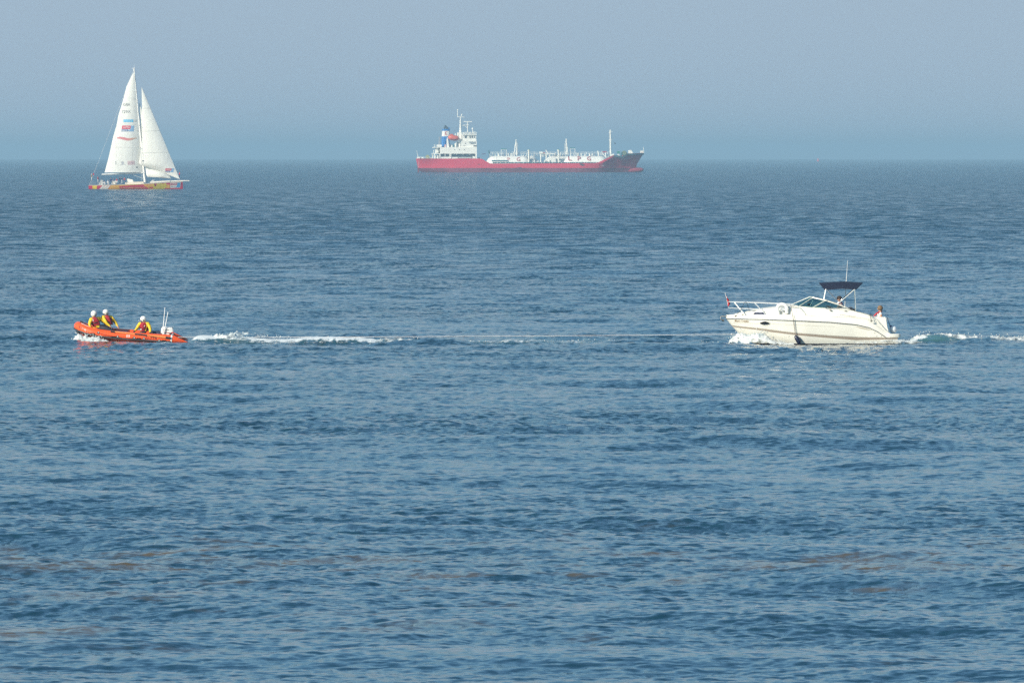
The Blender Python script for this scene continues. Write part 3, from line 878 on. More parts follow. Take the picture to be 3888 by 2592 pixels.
# things carried by the cruiser
t = m_thing('horseshoe_lifebuoy', 'white horseshoe lifebuoy hung on the cruiser guard rail ahead of the windscreen', 'lifebuoy')
b = MB(); pts = []
for k in range(15):
    a = R(-20 + 220 * k / 14); pts.append(mp(835 + 56 * math.cos(a), 648 - 52 * math.sin(a), -0.99))
pts = [mp(892, 702, -0.99)] + pts + [mp(790, 700, -0.99)]
b.tube(pts, [(0.075, 0.05)] * len(pts), 10); b.build('ring', mat('white_vinyl', (0.80, 0.80, 0.76), 0.5, vary=0.06, vscale=8), t, True)
b = MB(); b.box(mp(842, 655, -0.95), (0.20, 0.05, 0.14), ry=R(-8)); b.build('light_pouch', mat('pale_grey_vinyl', (0.55, 0.57, 0.58), 0.6), t, bevel=0.01)

t = m_thing('fender', 'navy sausage fender hanging low on the cruiser side near the waterline', 'fender', None)
b = MB(); yf = hull_y(mx_(1010), mz(990)) - 0.115
b.tube([mp(988, 962, yf), mp(992, 972, yf), mp(1003, 985, yf), mp(1030, 1035, yf), mp(1045, 1062, yf)], [0.03, 0.07, 0.10, 0.10, 0.05], 12); b.build('fender_body', mat('fender_navy', (0.008, 0.011, 0.035), 0.35), t, True)
b = MB(); b.tube([mp(941, 622, -1.13), mp(962, 760, -1.27), mp(988, 962, yf)], 0.009, 5); b.tube([mp(941, 622, -1.13), mp(966, 770, -1.27), mp(1000, 962, yf)], 0.007, 5); b.build('fender_rope', mat('rope_dark', (0.10, 0.09, 0.09), 0.8), t)

t = m_thing('ball_fender', 'round white ball fender with a blue neck hanging over the cruiser swim platform', 'fender')
b = MB(); b.ball(mp(2138, 892, -0.55), 0.165, 20, 14); b.build('ball', mat('white_pvc', (0.70, 0.72, 0.74), 0.4), t, True)
b = MB(); b.cone(mp(2118, 866, -0.55), mp(2100, 845, -0.55), 0.08, 0.03, 10); b.build('neck', mat('blue_pvc', (0.01, 0.02, 0.12), 0.5), t, True)
b = MB(); b.tube([mp(2100, 847, -0.55), mp(2085, 800, -0.6), mp(2070, 756, -0.7)], 0.014, 5); b.build('rope', NAVY, t)

t = m_thing('flag', 'small limp red ensign on a short staff at the cruiser pulpit', 'flag')
b = MB(); b.tube([mp(166, 472, -0.06), mp(206, 638, -0.06)], 0.009, 6); b.ball(mp(166, 470, -0.06), 0.018, 8, 5); b.build('staff', WHITE, t, True)
b = MB(); S = []
for k in range(9):
    u = k / 8; Y = lerp(500, 624, u); xl = lerp(173, 198, u); w_ = [0, 14, 20, 26, 30, 34, 34, 26, 8][k]
    S.append([mp(xl + w_ * v, Y + 3 * math.sin(v * 5), -0.06 + 0.035 * math.sin(v * 6 + u * 3)) for v in np.linspace(0, 1, 7)])
b.loft(S); b.build('cloth', mat('ensign_red', (0.55, 0.008, 0.02), 0.7, vary=0.2, vscale=20), t, True)
b = MB(); b.add([mp(180, 510, -0.09), mp(187, 512, -0.10), mp(188, 530, -0.11), mp(183, 532, -0.10)], [(0, 1, 2, 3)]); b.build('canton', mat('canton_white', (0.65, 0.62, 0.66), 0.7), t)
b = MB(); b.add([mp(174, 512, -0.085), mp(181, 516, -0.095), mp(182, 548, -0.10), mp(178, 545, -0.09)], [(0, 1, 2, 3)]); b.build('canton', NAVY, t)

t = m_thing('mooring_line', 'thin black mooring line looped over the cruiser bow rail to a deck cleat', 'rope')
b = MB(); b.tube([mp(288, 740, -0.42), mp(330, 690, -0.5), mp(372, 620, -0.55), mp(388, 578, -0.58), mp(415, 574, -0.6), mp(432, 620, -0.58), mp(448, 668, -0.5), mp(466, 688, -0.45), mp(530, 672, -0.45), mp(600, 664, -0.5)], 0.010, 5); b.build('line', BLACK, t)
b = MB()
for k in range(5): b.tube([mp(490 + k * 16, 683 - k * 4, -0.5), mp(520 + k * 15, 672 - k * 3, -0.4), mp(540 + k * 15, 678 - k * 4, -0.35)], 0.02, 5)
b.build('coil', BLACK, t)
t = m_thing('stern_line', 'short black rope looped from the aft side cleat of the cruiser', 'rope')
b = MB(); b.tube([mp(1850, 719, -1.1), mp(1870, 714, -1.15), mp(1895, 718, -1.12)], 0.014, 5); b.tube([mp(1860, 718, -1.18), mp(1870, 755, -1.25), mp(1880, 792, -1.28)], 0.012, 5); b.tube([mp(1866, 716, -1.18), mp(1884, 750, -1.25), mp(1888, 790, -1.28)], 0.008, 5); b.build('line', mat('rope_black', (0.03, 0.03, 0.03), 0.8), t)

# people on the cruiser
def pose_sit(h, face_dir=(-1, 0, 0), lean=0.0, drop=0.70):
    """seated pose with head centre at h, facing face_dir"""
    h = Vector(h); f = Vector(face_dir).normalized(); s = f.cross(Vector((0, 0, 1))).normalized(); u = Vector((0, 0, 1))
    pel = h - u * drop - f * lean
    return dict(head=h, neck=h - u * 0.17 - f * 0.01, chest=h - u * 0.36 - f * 0.03 - f * lean * 0.4, pelvis=pel,
                shL=h - u * 0.27 - s * 0.19 - f * lean * 0.2, shR=h - u * 0.27 + s * 0.19 - f * lean * 0.2,
                elL=h - u * 0.50 - s * 0.24 + f * 0.05, elR=h - u * 0.50 + s * 0.24 + f * 0.05,
                haL=h - u * 0.52 - s * 0.16 + f * 0.30, haR=h - u * 0.52 + s * 0.16 + f * 0.30,
                knL=pel + f * 0.42 - s * 0.13 + u * 0.03, knR=pel + f * 0.42 + s * 0.13 + u * 0.03,
                anL=pel + f * 0.45 - s * 0.13 - u * 0.38, anR=pel + f * 0.45 + s * 0.13 - u * 0.38, toe=tuple(f))
def world_pts(P):
    return P

H = mp(1500, 537, -0.55)
P = pose_sit(H, (-1, -0.25, 0))
P['haL'] = mp(1365, 622, -0.55); P['haR'] = mp(1375, 622, -0.25)
P['neck'] = mp(1515, 580, -0.55); P['chest'] = mp(1528, 622, -0.55); P['pelvis'] = mp(1545, 720, -0.55); P['shL'] = mp(1535, 598, -0.36); P['shR'] = mp(1528, 600, -0.76); P['elL'] = mp(1460, 665, -0.32); P['elR'] = mp(1465, 665, -0.82)
MAROON = mat('maroon_shirt', (0.16, 0.012, 0.035), 0.75, vary=0.15, vscale=9)
pr, V_ = person(M_LOC, 'dark haired person in a maroon top steering behind the cruiser windscreen', None, P, MAROON, DARKTR, SKIN, bare_arm=True)
pr.rotation_euler = (0, 0, M_YAW)
b = MB(); b.ball(H + Vector((0.022, 0, 0.035)), (0.118, 0.105, 0.115), 14, 10, -0.25, 1.0); b.build('hair', mat('hair_dark', (0.035, 0.018, 0.012), 0.7), pr, True)
face(pr, H, (-1, -0.25, 0), SKIN)
b = MB(); b.box(H + Vector((-0.092, -0.02, 0.012)), (0.012, 0.13, 0.028), rz=R(14)); b.build('sunglasses', BLACK, pr)

H = mp(1982, 648, -0.50)
P = pose_sit(H, (-0.95, -0.3, 0), drop=0.66)
pr, V_ = person(M_LOC, 'fair haired person in a white vest and red lifejacket sitting at the cruiser stern', None, P, mat('white_vest', (0.78, 0.76, 0.74), 0.7), DARKTR, SKIN, bare_arm=True)
pr.rotation_euler = (0, 0, M_YAW)
b = MB(); b.ball(H + Vector((0.012, -0.01, 0.02)), (0.120, 0.115, 0.125), 14, 10, -0.75, 1.0); b.build('hair', mat('hair_fair', (0.20, 0.12, 0.06), 0.8, vary=0.4, vscale=25), pr, True)
face(pr, H, (-0.95, -0.3, 0), SKIN)
b = MB(); b.tube([mp(1912, 735, -0.56), mp(1938, 708, -0.60), mp(1968, 690, -0.58), mp(2005, 680, -0.45), mp(1985, 690, -0.28), mp(1940, 715, -0.25)], [(0.028, 0.034)] * 6, 8); b.build('lifejacket', mat('lifejacket_red', (0.42, 0.006, 0.012), 0.6), pr, True)

# ------------------------------------------------------------------ the inflatable lifeboat
L_LOC = Vector((gx(494.3), D0, 0.07)); L_ROT = (R(3.0), 0, R(1.0))
def lp(X, Y, y=0.0): return Vector(((X - 1150) / 391.7, y, (735 - Y) / 391.7))
def l_thing(name, label, cat, group=None):
    o = empty(name, L_LOC, label, cat, group); o.rotation_euler = L_ROT; return o
LTR = 0.202
_lx = [262, 268, 290, 340, 420, 520, 650, 800, 1000, 1300, 1600, 1850]
_ly = [470, 471, 479, 500, 532, 560, 583, 602, 619, 641, 661, 675]
_lw = [0.0, 0.14, 0.34, 0.56, 0.69, 0.76, 0.79, 0.79, 0.79, 0.79, 0.79, 0.79]
l_cy = interp(_lx, _ly); l_cw = interp(_lx, _lw)
def l_path(side=-1, xmax=1850, step=12):
    t = np.linspace(0, 1, 60); k = np.linspace(0, len(_lx) - 1, 70)
    out = []
    for q in k:
        i = min(int(q), len(_lx) - 2); f = q - i
        X, Y, w = (lerp(a[i], a[i + 1], f) for a in (_lx, _ly, _lw))
        if X <= xmax + 1: out.append((X, Y, w))
    return [lp(X, Y, side * w) for X, Y, w in out]
def lsurf(X, Y, e=0.0):
    cy = l_cy(X); s = max(-0.98, min(0.98, (cy - Y) / 391.7 / LTR)); c = math.sqrt(1 - s * s)
    return Vector(((X - 1150) / 391.7, -l_cw(X) - (LTR + e) * c, (735 - cy) / 391.7 + (LTR + e) * s))
def l_y(x, z):
    return lsurf(x * 391.7 + 1150, 735 - z * 391.7).y

def lifeboat():
    root = l_thing('inflatable_lifeboat', 'orange inflatable lifeboat with bow lifted, three helmeted crew aboard, towing the cruiser', 'lifeboat')
    near = l_path(-1); far = l_path(1)
    path = list(reversed(near)) + far[1:]
    b = MB(); b.tube(path, LTR, 20); tube_o = b.build('tube', ORANGE, root, True)
    from mathutils.bvhtree import BVHTree
    bvh = BVHTree.FromPolygons([v.co[:] for v in tube_o.data.vertices], [tuple(p.vertices) for p in tube_o.data.polygons])
    def t_y(x, z):
        hit = bvh.ray_cast(Vector((x, -6, z)), Vector((0, 1, 0)))[0]
        return hit.y if hit else l_y(x, z)
    for side in (-1, 1):
        b = MB(); b.tube([lp(1850, 675, side * .79), lp(1900, 680, side * .79), lp(2000, 700, side * .79), lp(2138, 727, side * .79)], [LTR * 1.0, LTR * .93, LTR * .55, 0.015], 18); b.build('stern_cone', ORANGE, root, True)
        b = MB(); b.tube([lp(1847, 675, side * .79), lp(1872, 678, side * .79)], LTR * 1.02, 20, cap=False); b.build('band', WHITE, root, True)
    # strake
    b = MB(); pts = []
    n = len(path)
    for i, p in enumerate(path):
        t = (path[min(i + 1, n - 1)] - path[max(i - 1, 0)]); t.z = 0; t.normalize()
        o = Vector((-t.y, t.x, 0))
        if (p + o).x ** 2 + (p + o).y ** 2 < p.x ** 2 + p.y ** 2: o = -o
        pts.append(p + o * 0.178 + Vector((0, 0, -0.098)))
    b.tube(pts, [(0.045, 0.045)] * n, 8); b.build('rubbing_strake', mat('strake_dark', (0.045, 0.04, 0.042), 0.6), root, True)
    # bottom
    kx = interp([215, 262, 300, 345, 500, 700, 1900], [520, 575, 612, 648, 740, 790, 790])
    b = MB(); S = []
    for X in [262, 280, 310, 345, 400, 460, 520, 650, 800, 1000, 1300, 1600, 1850]:
        w = l_cw(X); zc = (735 - l_cy(X)) / 391.7 - 0.10; zk = (735 - kx(X)) / 391.7; x = (X - 1150) / 391.7
        zk = min(zk, zc - 0.01)
        S.append([(x, -w - 0.10, zc), (x, -w * 0.55, lerp(zc, zk, 0.8)), (x, 0, zk), (x, w * 0.55, lerp(zc, zk, 0.8)), (x, w + 0.10, zc)])
    b.loft(S); b.build('hull_skin', ORANGE, root, True)
    b = MB(); S = []
    for X in [300, 400, 520, 700, 1000, 1400, 1840]:
        w = l_cw(X); z = (735 - l_cy(X)) / 391.7 - 0.08; x = (X - 1150) / 391.7
        S.append([(x, -w, z), (x, 0, z - .02), (x, w, z)])
    b.loft(S); b.build('floor', mat('floor_grey', (0.05, 0.05, 0.055), 0.7), root)
    b = MB(); b.box(lp(1835, 660, 0), (0.05, 1.3, 0.42)); b.build('transom', mat('transom_dark', (0.06, 0.03, 0.03), 0.6), root)
    # handles and patches
    for X, Y in ((508, 585), (870, 640), (1300, 670), (1735, 706)):
        b = MB(); b.add([lsurf(X - 36, Y - 22, .012), lsurf(X + 36, Y - 20, .012), lsurf(X + 44, Y + 14, .016), lsurf(X - 44, Y + 10, .016)], [(0, 1, 2, 3)])
        b.tube([lsurf(X - 38, Y - 4, .02), lsurf(X - 26, Y - 22, .04), lsurf(X + 26, Y - 20, .04), lsurf(X + 40, Y, .02)], 0.018, 6); b.build('handle', BLACK, root)
    for X, Y in ((612, 556), (940, 625), (1225, 645), (1392, 660), (1652, 690)):
        b = MB(); ring = [lsurf(X + 22 * math.cos(a), Y + 22 * math.sin(a), .010) for a in np.linspace(0, 2 * math.pi, 15)[:-1]]
        b.add(ring, [tuple(range(14))]); b.build('patch', BLACK, root)
        b = MB(); b.box(lsurf(X + 2, Y - 4, .022), (0.055, 0.02, 0.03)); b.build('ring_fitting', WHITE, root)
    b = MB(); b.add([lsurf(476, 572, .02), lsurf(530, 580, .02), lsurf(528, 592, .02), lsurf(480, 588, .02)], [(0, 1, 2, 3)]); b.build('label', WHITE, root)
    for a, c in (((955, 628), (1215, 650)), ((1405, 668), (1640, 690)), ((620, 560), (930, 622))):
        b = MB(); b.tube([lsurf(lerp(a[0], c[0], t), lerp(a[1], c[1], t) + 14 * math.sin(math.pi * t), .015) for t in np.linspace(0, 1, 9)], 0.010, 5); b.build('grab_line', mat('dark_red_rope', (0.22, 0.02, 0.01), 0.8), root)
    # four small white squares
    for dx in (0, 36):
        for dz in (0, 22):
            b = MB(); b.add([lsurf(1090 + dx, 596 + dz, .006), lsurf(1090 + dx + 26, 597 + dz, .006), lsurf(1090 + dx + 28, 609 + dz, .006), lsurf(1092 + dx, 608 + dz, .006)], [(0, 1, 2, 3)]); b.build('marker', WHITE, root)
    DK = mat('tube_letters', (0.09, 0.012, 0.008), 0.6)
    zf = lambda X, Y: ((X - 1150) / 391.7, (735 - Y) / 391.7)
    x, z = zf(275, 500); text_obj('lettering', 'RNLI', DK, root, x, z + 0.03, 128 / 391.7, 44 / 391.7, t_y, eps=0.012, slant=-0.32, bold=0.012)
    x, z = zf(1422, 662); text_obj('lettering', 'D-778', DK, root, x, z, 190 / 391.7, 36 / 391.7, t_y, eps=0.010, slant=-0.04, bold=0.01)
    # bow gear
    b = MB(); b.box(lp(320, 392, -0.12), (0.14, 0.25, 0.05), ry=R(20)); b.build('bow_fairlead', BLACK, root, bevel=0.01)
    b = MB(); b.ball(lp(316, 384, -0.1), (0.05, 0.06, 0.03), 10, 6); b.build('shackle', CHROME, root, True)
    b = MB(); b.tube([lp(X, l_cy(X) - 80, -l_cw(X) + 0.01) for X in (320, 350, 390, 430, 460)], [(0.022, 0.022)] * 5, 6); b.build('pale_band', mat('pale_orange', (0.75, 0.42, 0.36), 0.6), root)
    b = MB(); b.tube([lp(240, 545, -0.15), lp(262, 570, -0.2), lp(275, 600, -0.2)], [0.05, 0.07, 0.03], 8); b.build('bow_pad', BLACK, root, True)
    b = MB(); b.tube([lp(200, 560, -0.1), lp(212, 585, -0.12), lp(235, 592, -0.14), lp(255, 582, -0.15)], 0.009, 5); b.build('painter_loop', WHITE, root)
    for c_, d_ in ((lp(1580, 600, 0.15), (0.42, 0.5, 0.20)), (lp(1010, 590, 0.1), (0.5, 0.45, 0.2)), (lp(1650, 610, -0.2), (0.2, 0.25, 0.15))):
        b = MB(); b.box(c_, d_); b.build('equipment_pod', mat('pod_navy', (0.03, 0.03, 0.06), 0.6), root, bevel=0.03)
    # outboard
    eng = MB(); prof = [(1680, 612), (1672, 590), (1688, 500), (1702, 482), (1725, 478), (1860, 488), (1882, 500), (1900, 560), (1900, 600), (1893, 622), (1800, 616)]
    S = []
    for y, k in ((-0.20, 0.86), (-0.17, 0.97), (-0.08, 1.0), (0.08, 1.0), (0.17, 0.97), (0.20, 0.86)):
        S.append([lp(1788 + (X - 1788) * k, 612 + (Y - 612) * k, y) for X, Y in prof])
    eng.loft(S, closed=True, cap=True); E = eng.build('outboard_motor', mat('cowl_grey', (0.76, 0.74, 0.70), 0.35, coat=0.3), root, True)
    b = MB(); b.box(lp(1845, 690, 0), (0.16, 0.12, 0.40)); b.box(lp(1845, 780, 0), (0.14, 0.05, 0.25)); b.box(lp(1800, 650, 0), (0.2, 0.3, 0.12)); b.build('motor_leg', mat('leg_dark', (0.07, 0.07, 0.075), 0.5), E)
    b = MB(); b.ball(lp(1850, 830, 0), (0.12, 0.05, 0.05), 8, 6)
    for k in range(3):
        a = 2 * math.pi * k / 3; b.add([lp(1870, 830, 0), lp(1872, 830, 0) + Vector((0.03, 0.12 * math.cos(a), 0.12 * math.sin(a))), lp(1885, 830, 0) + Vector((0, 0.12 * math.cos(a + .6), 0.12 * math.sin(a + .6)))], [(0, 1, 2)])
    b.build('propeller', MATS['leg_dark'], E)
    yf = lambda x, z: -0.205 
    b = MB(); up_ = [(1705, 562), (1740, 560), (1790, 572), (1840, 578), (1893, 560)]; lo_ = [(1893, 586), (1840, 594), (1790, 586), (1740, 570), (1705, 566)]
    b.add([lp(X, Y, -0.203) for X, Y in up_ + lo_], [(0, 1, 8, 9), (1, 2, 7, 8), (2, 3, 6, 7), (3, 4, 5, 6)]); b.build('red_swoosh', mat('swoosh_red', (0.42, 0.015, 0.02), 0.5), E)
    text_obj('lettering', 'MARINER', DARKTR, E, (1712 - 1150) / 391.7, (735 - 538) / 391.7, 110 / 391.7, 14 / 391.7, yf, eps=0.001, bold=0.02, slant=-0.03)
    text_obj('lettering', '50', mat('pale_letters', (0.85, 0.85, 0.85), 0.5), E, (1838 - 1150) / 391.7, (735 - 541) / 391.7, 34 / 391.7, 18 / 391.7, yf, eps=0.001, bold=0.02)
    for q_ in (lp(1880, 497, -0.15), lp(1682, 487, -0.1)):
        b = MB(); b.ball(q_, 0.024, 8, 5); b.build('cowl_latch', BLACK, E, True)
    for a, c in (((1702, 620), (1748, 150)), ((1722, 620), (1800, 226))):
        b = MB(); b.tube([lp(a[0] + (6 if a[0] < 1710 else 3), a[1], -0.26), lp(c[0], c[1], -0.26)], [0.019, 0.014], 8); b.ball(lp(c[0], c[1], -0.26), 0.016, 8, 5); b.build('whip_aerial', mat('aerial_white', (0.80, 0.80, 0.80), 0.4), root, True)
    return root
LIFEBOAT = lifeboat()

t = l_thing('paddle', 'orange and black paddle strapped along the inflatable near side tube', 'paddle')
def ltop(X, Y): return lp(X, Y, -0.93)
b = MB(); b.tube([lsurf(890, 551, .03), lsurf(1100, 572, .03), lsurf(1240, 588, .03)], 0.026, 6); b.build('shaft', mat('paddle_wood', (0.80, 0.33, 0.10), 0.5), t)
b = MB(); b.tube([lsurf(1440, 608, .03), lsurf(1600, 622, .03), lsurf(1765, 642, .03)], [(0.03, 0.03), (0.04, 0.045), (0.045, 0.055)], 6); b.build('blade', mat('paddle_blade', (0.80, 0.25, 0.06), 0.5, vary=0.2), t)
b = MB(); b.tube([lsurf(822, 546, .03), lsurf(895, 554, .03)], [(0.035, 0.04)] * 2, 6); b.build('grip', BLACK, t)
b = MB(); b.tube([lsurf(1238, 586, .03), lsurf(1340, 596, .03), lsurf(1445, 608, .03)], [(0.036, 0.036)] * 3, 6); b.build('sleeve', mat('sleeve_dark', (0.06, 0.045, 0.04), 0.6), t)
b = MB(); b.tube([lsurf(1765, 642, .03), lsurf(1850, 652, .03)], [(0.04, 0.055)] * 2, 6); b.build('blade_tip', BLACK, t)

def vest(root, P, m, w=0.205, d=0.178):
    sh = (P['shR'] - P['shL']); sh.normalize(); ax = (P['chest'] - P['pelvis']).normalized()
    f = sh.cross(ax).normalized(); b = MB(); S = []
    for t, k, kd in ((-0.05, 0.86, 0.95), (0.10, 0.95, 1.05), (0.26, 1.0, 1.1), (0.40, 0.93, 1.0), (0.50, 0.70, 0.80), (0.54, 0.45, 0.55)):
        c = P['pelvis'] + ax * (0.18 + t * 0.80) * (P['chest'] - P['pelvis']).length / 0.38
        S.append([c + sh * math.cos(a) * w * k + f * math.sin(a) * d * kd * (1 + 0.12 * math.cos(4 * a)) for a in np.linspace(0, 2 * math.pi, 17)[:-1]])
    b.loft(S, closed=True); o = b.build('lifejacket', m, root, True)
    # belt and light pouch
    b = MB(); c = P['pelvis'] + ax * 0.26; b.tube([c + sh * math.cos(a) * w * 0.98 + f * math.sin(a) * d * 1.1 for a in np.linspace(0, 2 * math.pi, 17)[:-1]], 0.016, 5, closed=True); b.build('belt', BLACK, root)
    return f

def helmet(root, H, fwd, tag_col):
    fwd = Vector(fwd).normalized(); side = fwd.cross(Vector((0, 0, 1))).normalized()
    b = MB(); rot = Matrix((fwd, side, Vector((0, 0, 1)))).transposed()
    b.ball(H + Vector((0, 0, 0.02)) - fwd * 0.01, (0.142, 0.128, 0.135), 18, 10, -0.30, 1.0, rot)
    b.ball(H - fwd * 0.03 - Vector((0, 0, 0.02)), (0.115, 0.126, 0.10), 16, 8, -0.85, 0.2, rot)
    o = b.build('helmet', mat('helmet_white', (0.78, 0.77, 0.71), 0.25, coat=0.4), root, True)
    b = MB()
    for k in (-1, 1): b.ball(H + side * 0.118 * k - Vector((0, 0, 0.035)) + fwd * 0.02, (0.03, 0.02, 0.04), 8, 6)
    b.tube([H + side * 0.12 - Vector((0, 0, .05)), H + fwd * .09 - Vector((0, 0, .12)), H - side * 0.12 - Vector((0, 0, .05))], 0.010, 5)
    b.build('ear_guard', BLACK, root, True)
    b = MB(); b.ball(H + fwd * 0.075 + Vector((0, 0, 0.095)) + side * 0.05, (0.022, 0.03, 0.02), 8, 5); b.build('helmet_badge', tag_col, root, True)

def crew(label, H, fwd, P, mirror=1):
    base = pose_sit(H, fwd); base.update({k: v for k, v in P.items()})
    base['glove'] = P.get('glove', BLACK); base['hip'] = 0
    pr, V_ = person(L_LOC, label, 'lifeboat crew in yellow drysuits', base, YELLOW, DARKTR, SKIN, bulk=1.38)
    pr.rotation_euler = L_ROT
    helmet(pr, H, fwd, mat('badge_red', (0.4, 0.02, 0.03), 0.5)); face(pr, H, fwd, SKIN)
    V2 = {k: Vector(v) for k, v in base.items() if k in ('shL', 'shR', 'chest', 'pelvis')}
    vest(pr, V2, REDJ)
    return pr
BROWN = mat('jacket_collar', (0.03, 0.02, 0.03), 0.8)
H = lp(533, 258, -0.18)
pa = crew('leftmost helmeted crew member, seen from behind with dark legs stretched aft', H, (0.85, 0.5, 0), dict(
    neck=lp(530, 312, -0.18), chest=lp(545, 385, -0.22), pelvis=lp(600, 500, -0.20), shL=lp(610, 330, 0.0), shR=lp(480, 350, -0.33),
    elL=lp(700, 400, 0.0), haL=lp(790, 470, -0.05), elR=lp(455, 430, -0.45), haR=lp(482, 492, -0.50), knL=lp(735, 470, -0.05), anL=lp(880, 540, 0.0), knR=lp(745, 500, -0.35), anR=lp(880, 560, -0.35), toe=(1, 0, 0)))
b = MB(); b.add([lp(512, 335, -0.42), lp(520, 335, -0.42), lp(523, 375, -0.43), lp(514, 376, -0.43)], [(0, 1, 2, 3)]); b.build('reflective_strip', WHITE, pa)
b = MB(); b.tube([lp(500, 480, -0.42), lp(560, 505, -0.44), lp(640, 540, -0.46)], 0.03, 6); b.build('jacket_hem', YELLOW, pa)
H = lp(727, 243, 0.12)
pb = crew('helmeted crew member facing the bow behind the leftmost, one arm braced on the tube', H, (-0.75, -0.6, 0), dict(
    neck=lp(740, 300, 0.12), chest=lp(760, 370, 0.14), pelvis=lp(800, 500, 0.16), shL=lp(820, 325, 0.22), shR=lp(680, 318, 0.02),
    elL=lp(895, 415, 0.25), haL=lp(942, 490, 0.10), elR=lp(740, 410, -0.12), haR=lp(815, 478, -0.16), knL=lp(700, 510, 0.35), anL=lp(690, 600, 0.35), knR=lp(720, 520, -0.02), anR=lp(740, 610, 0.0), toe=(-1, 0, 0), glove=SKIN))
H = lp(1372, 355, -0.05)
pc = crew('helmeted crew member sitting aft by the outboard motor, looking forward', H, (-0.9, -0.4, 0), dict(
    neck=lp(1382, 408, -0.05), chest=lp(1388, 475, -0.05), pelvis=lp(1395, 600, -0.02), shL=lp(1462, 432, -0.12), shR=lp(1312, 432, 0.0),
    elL=lp(1498, 512, -0.22), haL=lp(1492, 582, -0.32), elR=lp(1268, 505, -0.10), haR=lp(1222, 556, -0.25), knL=lp(1330, 600, -0.42), anL=lp(1320, 690, -0.42), knR=lp(1290, 600, -0.12), anR=lp(1260, 690, -0.1), toe=(-1, 0, 0)))
b = MB(); b.tube([lp(1330, 385, -0.18), lp(1308, 372, -0.2)], 0.006, 5); b.ball(lp(1300, 370, -0.2), 0.02, 8, 5); b.build('microphone', WHITE, pc, True)
b = MB(); b.tube([lp(1405, 455, -0.25), lp(1388, 475, -0.26)], 0.012, 5); b.box(lp(1335, 520, -0.245), (0.05, 0.01, 0.05)); b.build('badge', WHITE, pc)

# tow rope
a = wpos(662, 1280, D0 - 0.2); c = wpos(2800, 1268.5, D0 - 0.1); c.x = m_world((0, 0, 0)).x * 0 + gx(2797)
t = empty('tow_rope', a, 'long taut pale tow rope from the inflatable stern to the cruiser bow', 'rope')
b = MB(); b.tube([Vector((lerp(0, c.x - a.x, u), lerp(0, c.y - a.y, u), lerp(0, c.z - a.z, u) - 0.03 * 4 * u * (1 - u))) for u in np.linspace(0, 1, 41)], 0.013, 6)
b.build('rope', ROPE, t, True)
b = MB(); b.ball(Vector((gx(2778) - a.x, 0, c.z - a.z)), (0.05, 0.04, 0.04), 8, 6); b.ball(Vector((gx(1264) - a.x, 0, -0.03)), 0.035, 8, 6); b.build('knot', ROPE, t, True)

# ------------------------------------------------------------------ racing yacht
YS = 15.4; YD = F / YS
Y_LOC = Vector(((514.7 - 1944) / YS, YD, 0))
def yq(px, py, y=0.0): return Vector(((px - 514.7) / YS, y, (718.3 - py) / YS))     # photograph pixels -> local metres
def yz(X, Y, y=0.0): return yq(300 + X / 3.074, 230 + Y / 3.074, y)                   # from the enlarged crop
y_bs = interp([338, 390, 440, 510, 560, 600, 640, 670, 688, 694.5], [2.15, 2.5, 2.75, 2.85, 2.7, 2.3, 1.55, 0.85, 0.30, 0.03])
y_sh = interp([338, 400, 480, 530, 600, 650, 694.5], [703.5, 703, 700.5, 699, 695.5, 692.5, 690.0])
def y_hb(x, z):
    px = x * YS + 514.7; zs = (718.3 - y_sh(px)) / YS
    f = max(0, min(1, (z + 0.7) / (zs + 0.7)))
    return y_bs(px) * f ** 0.28
def y_hull(x, z): return -y_hb(x, z)
SAILM = bpy.data.materials.new('sailcloth'); SAILM.use_nodes = True
def _sail():
    t = SAILM.node_tree; b = t.nodes['Principled BSDF']; b.inputs['Base Color'].default_value = (0.89, 0.875, 0.81, 1); b.inputs['Roughness'].default_value = 0.7
    tl = t.nodes.new('ShaderNodeBsdfTranslucent'); tl.inputs[0].default_value = (0.75, 0.72, 0.62, 1)
    mx = t.nodes.new('ShaderNodeMixShader'); mx.inputs[0].default_value = 0.15
    tc = t.nodes.new('ShaderNodeTexCoord'); n = t.nodes.new('ShaderNodeTexNoise'); n.inputs['Scale'].default_value = 0.35; n.inputs['Detail'].default_value = 3
    bp = t.nodes.new('ShaderNodeBump'); bp.inputs['Distance'].default_value = 0.5; bp.inputs['Strength'].default_value = 0.25
    t.links.new(tc.outputs['Object'], n.inputs['Vector']); t.links.new(n.outputs['Fac'], bp.inputs['Height']); t.links.new(bp.outputs[0], b.inputs['Normal'])
    t.links.new(b.outputs[0], mx.inputs[1]); t.links.new(tl.outputs[0], mx.inputs[2]); t.links.new(mx.outputs[0], t.nodes['Material Output'].inputs['Surface'])
_sail()

